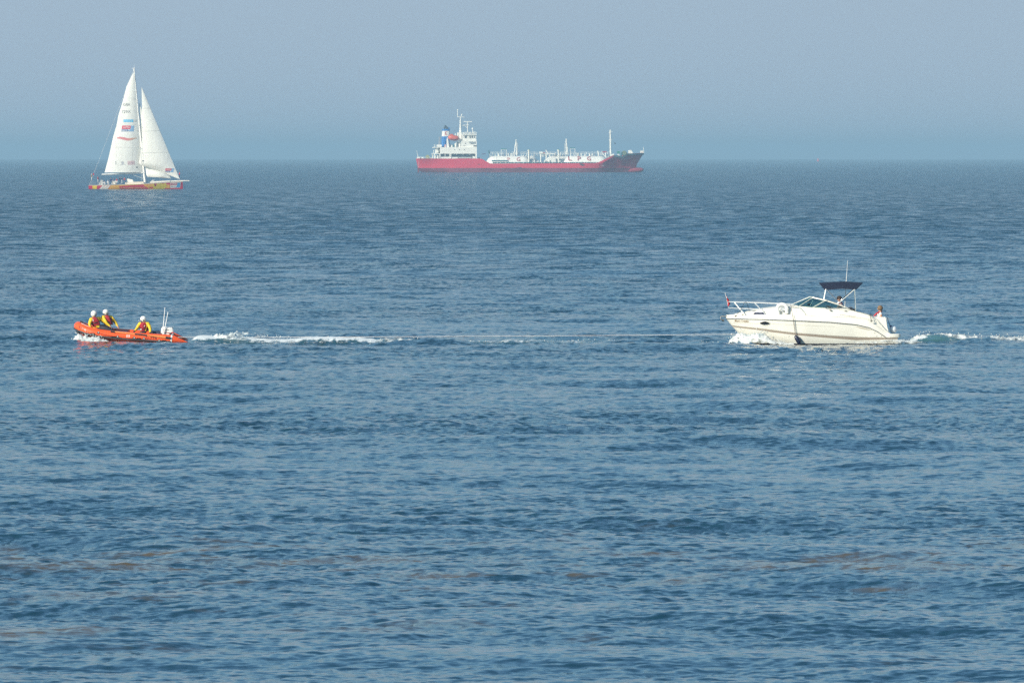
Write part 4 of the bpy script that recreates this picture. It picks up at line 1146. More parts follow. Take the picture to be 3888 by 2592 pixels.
def yacht():
    root = empty('sailing_yacht', Y_LOC, 'tall white sailed racing yacht with red and gold hull, far off at the left', 'sailing yacht')
    xs = np.concatenate([np.linspace(338, 660, 40), np.linspace(664, 694.5, 12)])
    b = MB(); cr = MB(); bt = MB()
    for s in (-1, 1):
        S, C, B = [], [], []
        for px in xs:
            x = (px - 514.7) / YS; zs = (718.3 - y_sh(px)) / YS; zc = zs - 0.10
            S.append([(x, s * y_hb(x, z), z) for z in np.linspace(0.03, zc, 7)])
            B.append([(x, s * y_hb(x, z), z) for z in np.linspace(-0.69, 0.03, 4)])
            C.append([(x, s * y_hb(x, zc), zc), (x, s * y_hb(x, zs), zs), (x, s * (y_hb(x, zs) * 0.5), zs + 0.05), (x, 0, zs + 0.08)])
        b.loft(S); cr.loft(C); bt.loft(B)
    px = 338; x = (px - 514.7) / YS; zs = (718.3 - y_sh(px)) / YS
    P = [(x, -y_hb(x, z), z) for z in np.linspace(-0.6, zs, 8)] + [(x, y_hb(x, z), z) for z in np.linspace(zs, -0.6, 8)]
    b.add(P, [tuple(range(16))])
    RED = mat('hull_red', (0.55, 0.02, 0.075), 0.35)
    b.build('hull', RED, root, True)
    bt.build('hull_bottom', mat('bottom_dark_blue', (0.02, 0.03, 0.07), 0.6), root, True)
    cr.build('deck', mat('deck_beige', (0.55, 0.46, 0.37), 0.6), root, True)
    def D(name, m, poly, eps=0.015, n=8):
        d = MB(); decal(d, [((px - 514.7) / YS, (718.3 - py) / YS) for px, py in poly], y_hull, eps, n); return d.build(name, m, root)
    GOLD = mat('hull_gold', (0.72, 0.38, 0.06), 0.4); YEL = mat('hull_yellow', (0.78, 0.56, 0.04), 0.4); WH = mat('hull_white', (0.72, 0.68, 0.62), 0.4)
    OLIVE = mat('hull_olive_yellow', (0.60, 0.47, 0.05), 0.4); BLUE = mat('logo_blue', (0.06, 0.30, 0.55), 0.4); DRED = mat('hull_dark_red', (0.22, 0.02, 0.03), 0.4)
    sh = lambda px: y_sh(px) + 1.6
    D('yellow_panel', YEL, [(353, sh(353)), (370, sh(370)), (369, 717.6), (352.5, 717.6)], n=2)
    for a in (0, 10.7, 21.4):
        D('white_slash', WH, [(391 + a, sh(391 + a)), (400 + a, sh(400 + a)), (388.5 + a, 717.6), (378.5 + a, 717.6)], n=3)
    D('gold_panel', GOLD, [(423, sh(423)), (470, sh(470)), (453, 707), (456, 717.6), (413, 717.6)], n=4)
    D('gold_band', GOLD, [(470, sh(470)), (534, sh(534)), (546, 702.0), (535, 701.6), (454, 706.6)], 0.02, 6)
    D('gold_panel', GOLD, [(545, sh(545)), (584, sh(584)), (584, 717.6), (568, 717.6), (548, 704)], n=4)
    dragon = [(584, 717.5)]
    rng = random.Random(4)
    dragon = [(583, 717.5), (583, sh(583)), (590, sh(590)), (586, 699), (592, 701), (588, 704), (593, 706), (597, 700), (596, sh(596)), (612, sh(612)), (618, 697.5), (624, 698), (628, 695.5), (633, 696), (631, 700), (637, 703), (632, 706), (642, 708), (646, 713), (640, 716), (630, 713), (622, 717.5)]
    D('dragon_shape', OLIVE, dragon, 0.02, 6)
    D('dragon_shape', GOLD, [(634, 702), (640, 700), (646, 703), (645, 711), (639, 716), (633, 711), (637, 706)], 0.03, 3)
    D('dragon_shape', DRED, [(586, 697), (592, 699), (595, 706), (590, 709), (587, 702)], 0.03, 2)
    D('logo_panel', WH, [(648, 694.5), (687, 692), (684, 713), (647, 714)], 0.02, 4)
    D('logo_panel', mat('logo_pink', (0.50, 0.10, 0.16), 0.4), [(649, 696), (674, 694), (672, 702.5), (648.5, 703.5)], 0.03, 3)
    D('logo_panel', BLUE, [(675, 694), (685.5, 693.4), (683, 712), (668, 712), (673, 703)], 0.03, 3)
    text_obj('lettering', 'SAILQINGDAO', mat('letters_gold', (0.62, 0.36, 0.12), 0.5), root, (452 - 514.7) / YS, (717.6 - 717.2) / YS + 0.03, 101 / YS, 7.0 / YS, y_hull, eps=0.03, slant=0.004, bold=0.02)
    text_obj('lettering', 'CLIPPER', WH, root, (650 - 514.7) / YS, (718.3 - 701.5) / YS, 21 / YS, 4.5 / YS, y_hull, eps=0.045, slant=0.05)
    text_obj('lettering', 'RACE', mat('logo_navy', (0.03, 0.05, 0.2), 0.4), root, (650 - 514.7) / YS, (718.3 - 711.5) / YS, 17 / YS, 5 / YS, y_hull, eps=0.045, slant=0.02)
    # deck structures
    DKH = mat('coachroof_cream', (0.72, 0.64, 0.52), 0.5); WH2 = mat('deck_white', (0.78, 0.74, 0.66), 0.5)
    d = MB()
    prof = [(477, 700), (477, 692.5), (500, 691), (545, 690), (549, 699)]
    d.prism([((px - 514.7) / YS, (718.3 - py) / YS) for px, py in prof], -1.3, 1.3); d.build('coachroof', DKH, root, bevel=0.05)
    d = MB(); prof = [(484, 692), (483.5, 679.5), (488, 678.5), (505, 683), (508, 692)]
    d.prism([((px - 514.7) / YS, (718.3 - py) / YS) for px, py in prof], -0.9, 0.9); d.build('companionway_hood', WH2, root, bevel=0.05)
    d = MB(); d.box(yq(434, 693, -0.2), (1.2, 2.2, 0.8)); d.build('winch_pedestal', WH2, root, bevel=0.05)
    d = MB(); d.tube([yq(570, 693, -0.8), yq(600, 691, -0.6), yq(645, 688, -0.3)], [0.18, 0.2, 0.16], 8); d.build('rolled_sail', WH2, root, True)
    d = MB(); d.tube([yq(575, 687, 0.2), yq(586, 685, 0.2)], [0.12, 0.12], 8); d.build('deck_locker', WH2, root, True)
    d = MB(); d.tube([yq(644, 688.5, 0), yq(675, 686.8, 0), yq(719, 686.6, 0)], [0.13, 0.13, 0.11], 8); d.build('bowsprit', WH2, root, True)
    # mast, boom, vang
    SP = mat('spar_white', (0.78, 0.77, 0.74), 0.35)
    m0, m1 = yq(550.5, 694, 0), yq(509.5, 261, 0)
    global y_mast
    def y_mast(z): return lerp(m0.x, m1.x, (z - m0.z) / (m1.z - m0.z))
    d = MB(); d.tube([m0, m0.lerp(m1, 0.5), m1], [(0.27, 0.22), (0.24, 0.20), (0.16, 0.14)], 10); d.build('mast', SP, root, True)
    for t in (0.30, 0.50, 0.70):
        c = m0.lerp(m1, t)
        for s in (-1, 1):
            d = MB(); w = 1.5 * (1 - t) + 0.5; d.tube([c, c + Vector((-0.25, s * w, 0.05))], 0.05, 6); d.build('spreader', SP, root)
    d = MB(); d.box(yq(507, 260, 0), (0.75, 0.3, 0.12)); d.tube([yq(510, 262, 0), yq(510.5, 245, 0)], 0.025, 5); d.build('masthead_gear', SP, root)
    d = MB(); d.tube([yz(748, 1309, -0.1), yz(272, 1331, -2.3)], [0.19, 0.21], 10); d.build('boom', SP, root, True)
    d = MB(); d.tube([yz(760, 1380, -0.1), yz(612, 1328, -0.7)], 0.07, 8); d.build('boom_vang', mat('spar_grey', (0.5, 0.52, 0.52), 0.4), root, True)
    WIRE = mat('rigging_wire', (0.30, 0.30, 0.30), 0.4, metal=0.5)
    for pts in ([yz(733, 300, 0), yz(1182, 1392, 0)], [yz(700, 480, 0), yz(1075, 1385, 0)], [m1, yq(340, 702, 0)], [m1 * 1.0, yq(545, 699, -2.5)], [m1 * 1.0, yq(545, 699, 2.5)], [m0.lerp(m1, .7), yq(540, 699, -2.5)], [m0.lerp(m1, .5), yq(556, 699, 2.4)]):
        d = MB(); d.tube(pts, 0.022, 5); d.build('stay', WIRE, root)
    # guard wires, pushpit, pulpit
    for s in (-1, 1):
        for k in range(13):
            px = 345 + k * 27.5
            if px > 690: break
            x = (px - 514.7) / YS; zs = (718.3 - y_sh(px)) / YS; yb = s * (y_hb(x, zs) - 0.08)
            d = MB(); d.tube([(x, yb, zs), (x, yb, zs + 0.75)], 0.022, 5); d.build('stanchion', CHROME, root)
        for hh in (0.4, 0.74):
            d = MB(); d.tube([((px - 514.7) / YS, s * (y_bs(px) * 0.97 - 0.05), (718.3 - y_sh(px)) / YS + hh) for px in np.linspace(345, 688, 30)], 0.012, 4); d.build('guard_wire', CHROME, root)
    for hh in (0.5, 0.95):
        d = MB(); z = (718.3 - 703) / YS + hh; d.tube([yq(362, 703, -2.1) + Vector((0, 0, hh)), (yq(340, 703, -2.0).x, -2.0, z), (yq(340, 703).x, 2.0, z), yq(362, 703, 2.1) + Vector((0, 0, hh))], 0.03, 5); d.build('stern_rail', CHROME, root)
    for y in (-1.1, 1.1):
        d = MB(); ring = [yq(389, 694, y) + Vector((0.1 * math.sin(a), 0, 0.0)) + Vector((0, 0.62 * math.cos(a), 0.62 * math.sin(a))) for a in np.linspace(0, 2 * math.pi, 19)[:-1]]
        d.tube(ring, 0.03, 5, closed=True); d.tube([yq(389, 703, y), yq(389, 694, y)], 0.08, 6); d.build('steering_wheel', WH2, root)
    d = MB(); d.prism([((px - 514.7) / YS, (718.3 - py) / YS) for px, py in [(373, 703), (386, 677), (390, 688), (391, 703)]], -0.15, 0.15); d.build('stern_cover', mat('cover_grey', (0.36, 0.37, 0.38), 0.7), root)

    # sails
    def sail(name, lead, trail, off_lead, off_trail, camber, n=46, m=16, bias=0.42):
        """lead / trail: lists of crop points from head to foot; rows between equal parameters"""
        zl = interp([-(p[1]) for p in reversed(lead)], [p[0] for p in reversed(lead)])
        zt = interp([-(p[1]) for p in reversed(trail)], [p[0] for p in reversed(trail)])
        y0, y1 = lead[0][1], lead[-1][1]
        def yf(x, z):
            p = x * YS + 514.7; q = 718.3 - z * YS; X = (p - 300) * 3.074; Y = (q - 230) * 3.074
            a, b_ = zl(-Y), zt(-Y); chord = abs(a - b_) / 47.34
            u = (X - a) / (b_ - a) if abs(b_ - a) > 1 else 0.5
            u = max(0, min(1, u)); h = (Y - y0) / (y1 - y0)
            prof = (u / bias) * (2 - u / bias) if u < bias else 1 - ((u - bias) / (1 - bias)) ** 2
            return off_lead - off_trail(h) * u * chord / 9.5 - camber * chord * prof
        S = []
        for j in range(n + 1):
            Y = lerp(y0, y1, j / n); a, b_ = zl(-Y), zt(-Y); row = []
            for i in range(m + 1):
                X = lerp(a, b_, i / m); p = yz(X, Y); row.append((p.x, yf(p.x, p.z), p.z))
            S.append(row)
        d = MB(); d.loft(S); o = d.build(name, SAILM, root, True, recalc=False)
        return o, yf
    mast_pts = [(636, 150), (770 - 22, 1305)]
    lead = [(645, 148), (748, 1306)]
    trail = [(632, 148), (595, 225), (558, 300), (525, 430), (500, 520), (462, 640), (445, 740), (400, 900), (350, 1130), (303, 1306)]
    ms, mf = sail('mainsail', lead, trail, -0.12, lambda h: 0.4 + 1.6 * h, 0.085)
    lead = [(733, 313), (1176, 1384)]
    trail = [(731, 313), (735, 450), (745, 800), (738, 930), (722, 1050), (702, 1195), (700, 1212), (860, 1268), (1010, 1322), (1174, 1384)]
    ys, yf_ = sail('yankee_sail', lead, trail, -0.05, lambda h: 1.6 * (1 - max(0, (h - 0.84) / 0.16)), 0.07)
    lead = [(703, 500), (1072, 1378)]
    trail = [(700, 500), (712, 640), (722, 800), (740, 1000), (772, 1200), (788, 1358), (1070, 1377)]
    ss, sf = sail('staysail', lead, trail, 0.35, lambda h: 0.8 * min(1, (1 - h) * 20), 0.12)
    SEAM = mat('seam_grey', (0.40, 0.40, 0.38), 0.7); INK = mat('sail_ink', (0.22, 0.23, 0.22), 0.7)
    def seam(par, X0, Y0, X1, Y1, f, r=0.022, m=SEAM):
        s = MB(); pts = []
        for t in np.linspace(0, 1, 14):
            p = yz(lerp(X0, X1, t), lerp(Y0, Y1, t)); pts.append((p.x, f(p.x, p.z) - 0.01, p.z))
        s.tube(pts, r, 4); s.build('seam', m, par)
    for a in ((527, 438, 668, 441), (447, 744, 700, 748), (372, 1010, 720, 1022)): seam(ms, *a, mf, 0.018)
    for a in ((440, 745, 432, 900), (432, 900, 445, 1200), (632, 850, 625, 1290), (455, 1200, 460, 1300), (610, 1255, 655, 1272)): seam(ms, *a, mf, 0.010)
    for a in ((750, 560, 834, 556), (740, 828, 942, 820), (716, 1082, 1047, 1070)): seam(ys, *a, yf_, 0.03)
    def SD(par, name, m, poly, f, eps=0.03, n=5):
        d = MB(); q = []
        for X, Y in poly:
            p = yz(X, Y); q.append((p.x, p.z))
        decal(d, q, f, eps, n); return d.build(name, m, par)
    def ST(par, s, m, X, Y, w, h, f, eps=0.04, bold=0.0, slant=0.0):
        p = yz(X, Y + h); text_obj('lettering', s, m, par, p.x, p.z, w / 47.34, h / 47.34, f, eps=eps, bold=bold, slant=slant)
    ST(ms, 'GBR', INK, 518, 499, 82, 32, mf); ST(ms, '729X', INK, 500, 582, 104, 32, mf)
    SKYB = mat('sail_sky_blue', (0.10, 0.47, 0.72), 0.6); LRED = mat('sail_red', (0.62, 0.05, 0.10), 0.6); LBL = mat('sail_light_blue', (0.25, 0.42, 0.62), 0.6); LNV = mat('sail_navy', (0.13, 0.20, 0.38), 0.6)
    SD(ms, 'blue_panel', SKYB, [(522, 690), (636, 690), (636, 720), (522, 720)], mf)
    ST(ms, 'unicef', mat('sail_pale_blue', (0.55, 0.75, 0.85), 0.6), 535, 697, 90, 16, mf, eps=0.05)
    SD(ms, 'grey_panel', mat('sail_pale_grey', (0.60, 0.60, 0.56), 0.6), [(640, 692), (672, 692), (672, 716), (640, 716)], mf)
    def logo(par, X, Y, k, f):
        q = lambda pts: [(X + a * k, Y + b_ * k) for a, b_ in pts]
        SD(par, 'logo_red', LRED, q([(8, 0), (110, 0), (104, 40), (4, 40)]), f)
        SD(par, 'logo_navy', LNV, q([(4, 42), (74, 42), (84, 52), (80, 68), (0, 68)]), f)
        SD(par, 'logo_blue', LBL, q([(114, 0), (150, 0), (140, 68), (84, 68), (92, 46), (108, 42)]), f)
        ST(par, 'CLIPPER', SAILM, X + 18 * k, Y + 11 * k, 80 * k, 19 * k, f, eps=0.05, bold=0.01)
        ST(par, 'RACE', SAILM, X + 10 * k, Y + 47 * k, 60 * k, 16 * k, f, eps=0.05, bold=0.01)
    logo(ms, 498, 761, 1.0, mf); logo(ys, 1006, 1259, 0.68, yf_)
    for k in range(12):
        u0, u1 = k / 12, (k + 1) / 12
        c0 = lambda u: (448 + 226 * u, 912 + 9 * math.sin(u * 6.28 - 2.2))
        h = lambda u: 4 + 11 * math.sin(math.pi * min(1, u * 1.02 + 0.06)) ** 0.7
        a, b_ = c0(u0), c0(u1)
        col = (0.60, lerp(0.05, 0.33, max(0, u0 - 0.45) * 1.8), 0.09)
        SD(ms, 'swoosh', mat('swoosh_%d' % k, tuple(lerp(c, d_, 0.25) for c, d_ in zip(col, (0.78, 0.76, 0.67))), 0.6), [(a[0], a[1] - h(u0)), (b_[0], b_[1] - h(u1)), (b_[0], b_[1] + h(u1)), (a[0], a[1] + h(u0))], mf, 0.03, 1)
    SD(ms, 'sponsor_mark', INK, [(429, 1174), (436, 1176), (438, 1216), (432, 1218)], mf, n=1)
    SD(ms, 'sponsor_mark', mat('ink_pale', (0.45, 0.45, 0.47), 0.7), [(512 + 17 * math.cos(a), 1194 + 17 * math.sin(a)) for a in np.linspace(0, 6.28, 13)[:-1]], mf, n=2)
    SD(ms, 'sponsor_mark', MATS['ink_pale'], [(482, 1214), (546, 1214), (546, 1219), (482, 1219)], mf, n=1)
    SD(ms, 'sponsor_mark', mat('ink_pink', (0.66, 0.50, 0.50), 0.7), [(570, 1172), (652, 1172), (652, 1218), (570, 1218)], mf, n=2)
    ST(ms, 'NB', mat('ink_rose', (0.55, 0.42, 0.46), 0.7), 582, 1182, 58, 28, mf, eps=0.045)
    SD(ms, 'sail_window', mat('window_dark', (0.06, 0.06, 0.06), 0.5), [(668, 1240), (687, 1240), (687, 1252), (668, 1252)], mf, n=1)
    SD(ys, 'sail_window', MATS['window_dark'], [(740, 1166), (760, 1167), (759, 1179), (740, 1178)], yf_, n=1)
    return root
yacht()

def pose_stand(h, f=(1, 0, 0), H=1.72):
    h = Vector(h); f = Vector(f).normalized(); s = f.cross(Vector((0, 0, 1))).normalized(); u = Vector((0, 0, 1)); k = H / 1.72
    pel = h - u * 0.68 * k
    return dict(head=h, neck=h - u * 0.17, chest=h - u * 0.36, pelvis=pel, shL=h - u * 0.28 - s * 0.19, shR=h - u * 0.28 + s * 0.19,
                elL=h - u * 0.54 - s * 0.24, elR=h - u * 0.54 + s * 0.24, haL=h - u * 0.66 - s * 0.2 + f * 0.2, haR=h - u * 0.66 + s * 0.2 + f * 0.2,
                knL=pel - u * 0.42 * k - s * 0.1 + f * 0.05, knR=pel - u * 0.42 * k + s * 0.1 + f * 0.03, anL=pel - u * 0.84 * k - s * 0.11, anR=pel - u * 0.84 * k + s * 0.11, toe=tuple(f))
NAVYJ = mat('navy_jacket', (0.015, 0.03, 0.12), 0.7); CRED = mat('crew_red', (0.40, 0.01, 0.05), 0.7); CWH = mat('crew_white', (0.62, 0.61, 0.60), 0.7); CTAN = mat('crew_tan', (0.42, 0.30, 0.14), 0.7)
CRW = [  # px, py of head, y, pose, top, legs, label, hair colour
    (421.5, 677, -1.2, 0, NAVYJ, NAVYJ, 'person in navy sitting aftmost in the row on the yacht side deck', 0),
    (432.0, 679, -1.3, 0, NAVYJ, CWH, 'person in navy and white low between two others on the yacht side deck', 0),
    (444.5, 678, -1.5, 0, CRED, CWH, 'person in a red jacket in the middle of the row on the yacht side deck', 0),
    (455.5, 673, -1.3, 1, NAVYJ, NAVYJ, 'tall person in navy standing just forward of the red jacketed one on the yacht', 0),
    (463.5, 673.5, -1.0, 1, NAVYJ, CWH, 'person in navy with pale trousers standing close beside another on the yacht', 0),
    (474.0, 675, -1.2, 0, CRED, NAVYJ, 'person in red and navy nearest the yacht companionway hood', 0),
    (371.5, 671, 0.9, 1, CRED, CWH, 'person with a dark cap standing at the yacht stern by the wheels', 1),
    (349.0, 662, -1.2, 1, CTAN, CWH, 'person in a tan jacket and white hat standing tallest at the yacht stern rail', 2),
    (397.5, 688, -1.5, 0, CWH, CWH, 'person in white crouching low in the yacht cockpit, the aft one of two', 1),
    (411.0, 686, -1.5, 0, CWH, CWH, 'person in white sitting low in the yacht cockpit beside the winch pedestal', 2),
    (681.5, 654, 0.0, 1, CRED, NAVYJ, 'lone person in red and navy standing on the yacht bow behind the headsail', 0)]
for px, py, y, st, top, legs, lab, hc in CRW:
    Hh = yq(px, py, y)
    if st and abs(px - 681.5) < 1: Pp = pose_stand(Hh, (-1, -0.5, 0), 1.55)
    elif st: Pp = pose_stand(Hh, (1, -0.6, 0))
    else: Pp = pose_sit(Hh, (0.3, -1, 0))
    pr, _ = person(Y_LOC, lab, 'yacht crew', Pp, top, legs, SKIN, levels=1, fingers=False)
    b = MB(); b.ball(Hh + Vector((0, 0, 0.04)), (0.115, 0.115, 0.11), 10, 6, -0.2, 1.0); b.build('cap' if hc else 'hair', [mat('hair_dark', (0.03, 0.02, 0.015)), mat('cap_navy', (0.02, 0.03, 0.09)), CWH][hc], pr, True)
t = empty('yacht_ensign', Y_LOC, 'small faded red flag on the yacht stern beside the tallest crew member', 'flag')
b = MB(); b.tube([yq(354, 703, -1.9), yq(352, 655, -1.9)], 0.02, 5); b.build('staff', CHROME, t)
b = MB(); b.loft([[yq(353 + q * 5 + 2 * j, 658 + 7 * j, -1.9 + 0.1 * math.sin(q * 5)) for q in np.linspace(0, 1, 6)] for j in (0, 1)]); b.build('cloth', CRED, t)

# ------------------------------------------------------------------ gas tanker
TS = 7.56; TD = F / TS
T_ROT = R(4)
T_LOC = Vector(((2010 - 1944) / TS, TD, 0))
def tq(px, py, y=0.0): return Vector(((px - 2010) / TS, y, (654 - py) / TS))
t_sh = interp([1581, 1820, 1830, 1858, 1868, 2270, 2285, 2326, 2332, 2337, 2368, 2382, 2446], [602.4, 602.4, 604, 619.5, 621.5, 619.5, 617.5, 592, 588.5, 590, 592.5, 583.3, 581])
t_db = interp([1581, 1586, 1600, 1640, 2290, 2340, 2380, 2410, 2430, 2440, 2446], [5.6, 6.6, 7.7, 8.5, 8.5, 8.2, 7.0, 5.2, 3.2, 1.8, 0.1])
t_wb = interp([1587, 1610, 1660, 1720, 2200, 2270, 2330, 2370, 2400, 2420], [1.2, 4.2, 7.4, 8.4, 8.5, 7.0, 3.8, 1.8, 0.8, 0.1])
t_stem = interp([570, 581, 626, 640, 660], [2452, 2446, 2418, 2417, 2417])
t_stern = interp([570, 603, 640, 650, 660], [1580, 1581, 1587, 1594, 1612])
def t_hb(px, py):
    zs = t_sh(px); f = max(0, min(1, (655 - py) / (655 - zs)))
    xe = t_stem(py)
    # waterline beam follows the stem at this height
    k = f ** 1.5
    wx = 1587 + (px - t_stern(py)) / (xe - t_stern(py)) * (2420 - 1587)
    dx = 1581 + (px - t_stern(py)) / (xe - t_stern(py)) * (2446 - 1581)
    return lerp(t_wb(wx), t_db(dx), k)
def t_hy(x, z):
    return -t_hb(x * TS + 2010, 654 - z * TS)

def tanker():
    root = empty('gas_tanker', T_LOC, 'long red hulled gas tanker with white accommodation aft, anchored near the horizon', 'tanker')
    root.rotation_euler = (0, 0, T_ROT)
    TR = mat('tanker_red', (0.66, 0.032, 0.07), 0.5, vary=0.10, vscale=0.25)
    BT = mat('boot_top', (0.20, 0.045, 0.07), 0.6, vary=0.5, vscale=0.12)
    TW = mat('tanker_white', (0.86, 0.84, 0.77), 0.5, vary=0.04, vscale=0.6)
    TG = mat('tanker_grey', (0.33, 0.36, 0.37), 0.6); TDK = mat('tanker_dark', (0.035, 0.05, 0.06), 0.6); TGR = mat('tanker_green', (0.03, 0.20, 0.15), 0.6)
    TT = mat('tank_white', (0.86, 0.84, 0.77), 0.5, vary=0.03, vscale=0.4); TTL = mat('tanker_teal', (0.05, 0.16, 0.20), 0.6)
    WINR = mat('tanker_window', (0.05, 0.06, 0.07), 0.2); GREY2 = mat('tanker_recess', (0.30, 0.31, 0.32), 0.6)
    up = MB(); lo = MB(); dk = MB()
    ts = np.concatenate([np.linspace(0, 0.04, 5), np.linspace(0.055, 0.26, 10), np.linspace(0.264, 0.335, 12), np.linspace(0.36, 0.79, 14), np.linspace(0.80, 0.93, 34), np.linspace(0.935, 1, 12)])
    for s in (-1, 1):
        U, Lw, Dk = [], [], []
        for t in ts:
            row = []
            pxd = lerp(1581, 2446, t); pyd = t_sh(pxd)
            ztop = pyd
            for j in range(9):
                py = lerp(638, ztop, j / 8); px = lerp(t_stern(py), t_stem(py), t)
                row.append(tuple(tq(px, py, s * t_hb(px, py))))
            U.append(row)
            row = []
            for j in range(5):
                py = lerp(660, 638, j / 4); px = lerp(t_stern(py), t_stem(py), t)
                row.append(tuple(tq(px, py, s * t_hb(px, py) * (1 if py < 655 else 0.9))))
            Lw.append(row)
            a = U[-1][-1]
            Dk.append([a, (a[0], a[1] * 0.97, a[2] - (0.9 if 0.86 < t else 0.05)), (a[0], 0, a[2] - (0.9 if 0.86 < t else 0.05))])
        up.loft(U); lo.loft(Lw); dk.loft(Dk)
    for mbx, rows in ((up, np.linspace(638, 602.4, 9)), (lo, np.linspace(660, 638, 5))):
        P = [tuple(tq(t_stern(py), py, -t_hb(t_stern(py), py))) for py in rows] + [tuple(tq(t_stern(py), py, t_hb(t_stern(py), py))) for py in reversed(rows)]
        mbx.add(P, [tuple(range(len(P)))])
    up.build('hull', TR, root, True); lo.build('boot_topping', BT, root, True); dk.build('main_deck', mat('deck_teal', (0.06, 0.12, 0.13), 0.7), root)
    b = MB(); b.tube([tq(2330, 655, 0), tq(2380, 648, 0), tq(2420, 645.5, 0), tq(2436, 645.5, 0), tq(2442, 647, 0), tq(2444, 650, 0)], [(0.6, 0.8), (1.3, 1.3), (1.35, 1.25), (1.2, 1.1), (0.8, 0.8), (0.2, 0.2)], 12); b.build('bulbous_bow', mat('bulb_red', (0.34, 0.035, 0.06), 0.6, vary=0.4, vscale=0.5), root, True)
    b = MB(); b.box(tq(1588, 640, 0), (0.8, 0.5, 4)); b.build('rudder_trunk', BT, root)
    def hd(name, m, poly, eps=0.06, n=2):
        d = MB(); decal(d, [((a - 2010) / TS, (654 - c) / TS) for a, c in poly], t_hy, eps, n); return d.build(name, m, root)
    for q in range(6):
        hd('draught_mark', mat('mark_pale', (0.6, 0.45, 0.45), 0.6), [(1586, 611 + q * 4.5), (1588.3, 611 + q * 4.5), (1588.3, 613 + q * 4.5), (1586, 613 + q * 4.5)], n=1)
    hd('hull_scuff', mat('scuff', (0.12, 0.03, 0.05), 0.7), [(2203, 619.5), (2209, 622), (2217, 626), (2208, 631), (2199, 627), (2194, 623)], n=2)
    hd('hull_scuff', MATS['scuff'], [(1946, 638), (1975, 635), (1984, 645), (1972, 652), (1935, 650)], n=3)
    hd('hull_slot', MATS['scuff'], [(1808, 623), (1818, 623.3), (1817, 625.6), (1808, 625)], n=1)
    text_obj('ship_name', 'MARYCAMP', mat('name_grey', (0.50, 0.50, 0.56), 0.6), root, tq(2346, 0).x, tq(0, 604).z, 42 / TS, 5 / TS, t_hy, eps=0.2)
    for a in (2393, 2398, 2403, 2414, 2419): hd('bow_mark', MATS['name_grey'], [(a, 587), (a + 3.6, 587), (a + 3.6, 589.5), (a, 589.5)], 0.15, 1)
    b = MB(); y = t_hy(tq(2409, 0).x, tq(0, 608).z)
    b.box(tq(2409, 608, y - 0.2), (0.5, 0.4, 1.6)); b.tube([tq(2405, 605, y - 0.3), tq(2404, 610, y - 0.4), tq(2409, 613, y - 0.3), tq(2414, 610, y - 0.4), tq(2413, 605, y - 0.3)], 0.35, 6); b.build('bow_anchor', mat('anchor_red', (0.55, 0.10, 0.08), 0.6), root)

    def box(name, m, x0, x1, y0p, y1p, ya, yb, par=root, bevel=0.0):
        a, c = tq(x0, y0p), tq(x1, y1p); d = MB()
        d.box(((a.x + c.x) / 2, (ya + yb) / 2, (a.z + c.z) / 2), (abs(c.x - a.x), abs(yb - ya), abs(a.z - c.z))); return d.build(name, m, par, bevel=bevel)
    def poly(name, m, pts, ya, yb, par=root):
        d = MB(); d.prism([((a - 2010) / TS, (654 - c) / TS) for a, c in pts], ya, yb); return d.build(name, m, par)
    def tube(name, m, pts, r, par=root, n=6):
        d = MB(); d.tube([tq(*p) for p in pts], r, n); return d.build(name, m, par, True)
    # accommodation
    acc = box('accommodation_block', TW, 1666.6, 1806.2, 559.2, 584, -7.8, 7.8)
    for X in (1721.5, 1740.3, 1758.7): box('porthole', WINR, X - 1.3, X + 1.3, 567, 569.8, -7.88, -7.7, acc)
    low = box('deckhouse', GREY2, 1669, 1802, 584, 602.4, -5.8, 5.8)  # recess shade is put into the grey of this wall
    box('bulwark', TW, 1665.5, 1707.5, 595.5, 602.6, -7.75, -7.5)
    box('window_band', WINR, 1669.5, 1701.5, 587, 594.5, -7.70, -7.55, low); 
    for X in (1669, 1685.5, 1702.5): box('mullion', TW, X - 0.9, X + 0.9, 584, 596, -7.8, -7.55)
    box('bulwark', TW, 1709.5, 1733.5, 596.5, 602.6, -7.75, -7.5); box('bulwark', TW, 1737, 1783, 598.3, 599.8, -7.75, -7.5); box('bulwark', TW, 1790, 1799, 593.5, 602.6, -7.75, -7.5)
    for X0, X1 in ((1643, 1646.5), (1663.8, 1668), (1705, 1709), (1800.5, 1806.2)):
        for s in (-1, 1): box('pillar', TW, X0, X1, 584, 602.5, s * 7.8 - 0.25, s * 7.8 + 0.25)
    for X in (1729, 1754, 1779): box('deck_lamp', TW, X - 1.5, X + 1.5, 584.2, 587.5, -7.6, -7.2)
    box('stern_deck', TW, 1644, 1667, 558.6, 561.5, -7.8, 7.8); box('stern_deck', TW, 1641, 1667, 582.5, 585, -7.8, 7.8)
    box('pillar', TW, 1641, 1643.6, 570, 584, -7.8, -7.4); box('pillar', TW, 1654, 1661, 562, 583, -6, 6); box('pillar', TW, 1644, 1645.8, 549, 559, -7.8, -7.5)
    tube('deck_rail', TW, [(1644, 571.5, -7.7), (1664, 571.5, -7.7)], 0.1)
    b = MB(); b.tube([tq(1657, 602, -6), tq(1657, 590, -6)], [1.3, 1.1], 10); b.build('vent_drum', TW, root, True)
    fw = poly('forward_house', TW, [(1747.5, 559.3), (1747.5, 537), (1752, 534.5), (1806, 534.5), (1806, 559.3)], -7.2, 7.2)
    poly('bridge_window', mat('bridge_grey', (0.28, 0.30, 0.31), 0.5), [(1774, 538.5), (1801.5, 538.5), (1801.5, 547), (1783, 547)], -7.3, -7.15, fw)  # window panel in one flat grey
    box('slot', WINR, 1794, 1806.3, 552.5, 556.8, -7.3, -7.0, fw); box('porthole', WINR, 1761.8, 1764.4, 543.2, 546.2, -7.3, -7.1, fw)
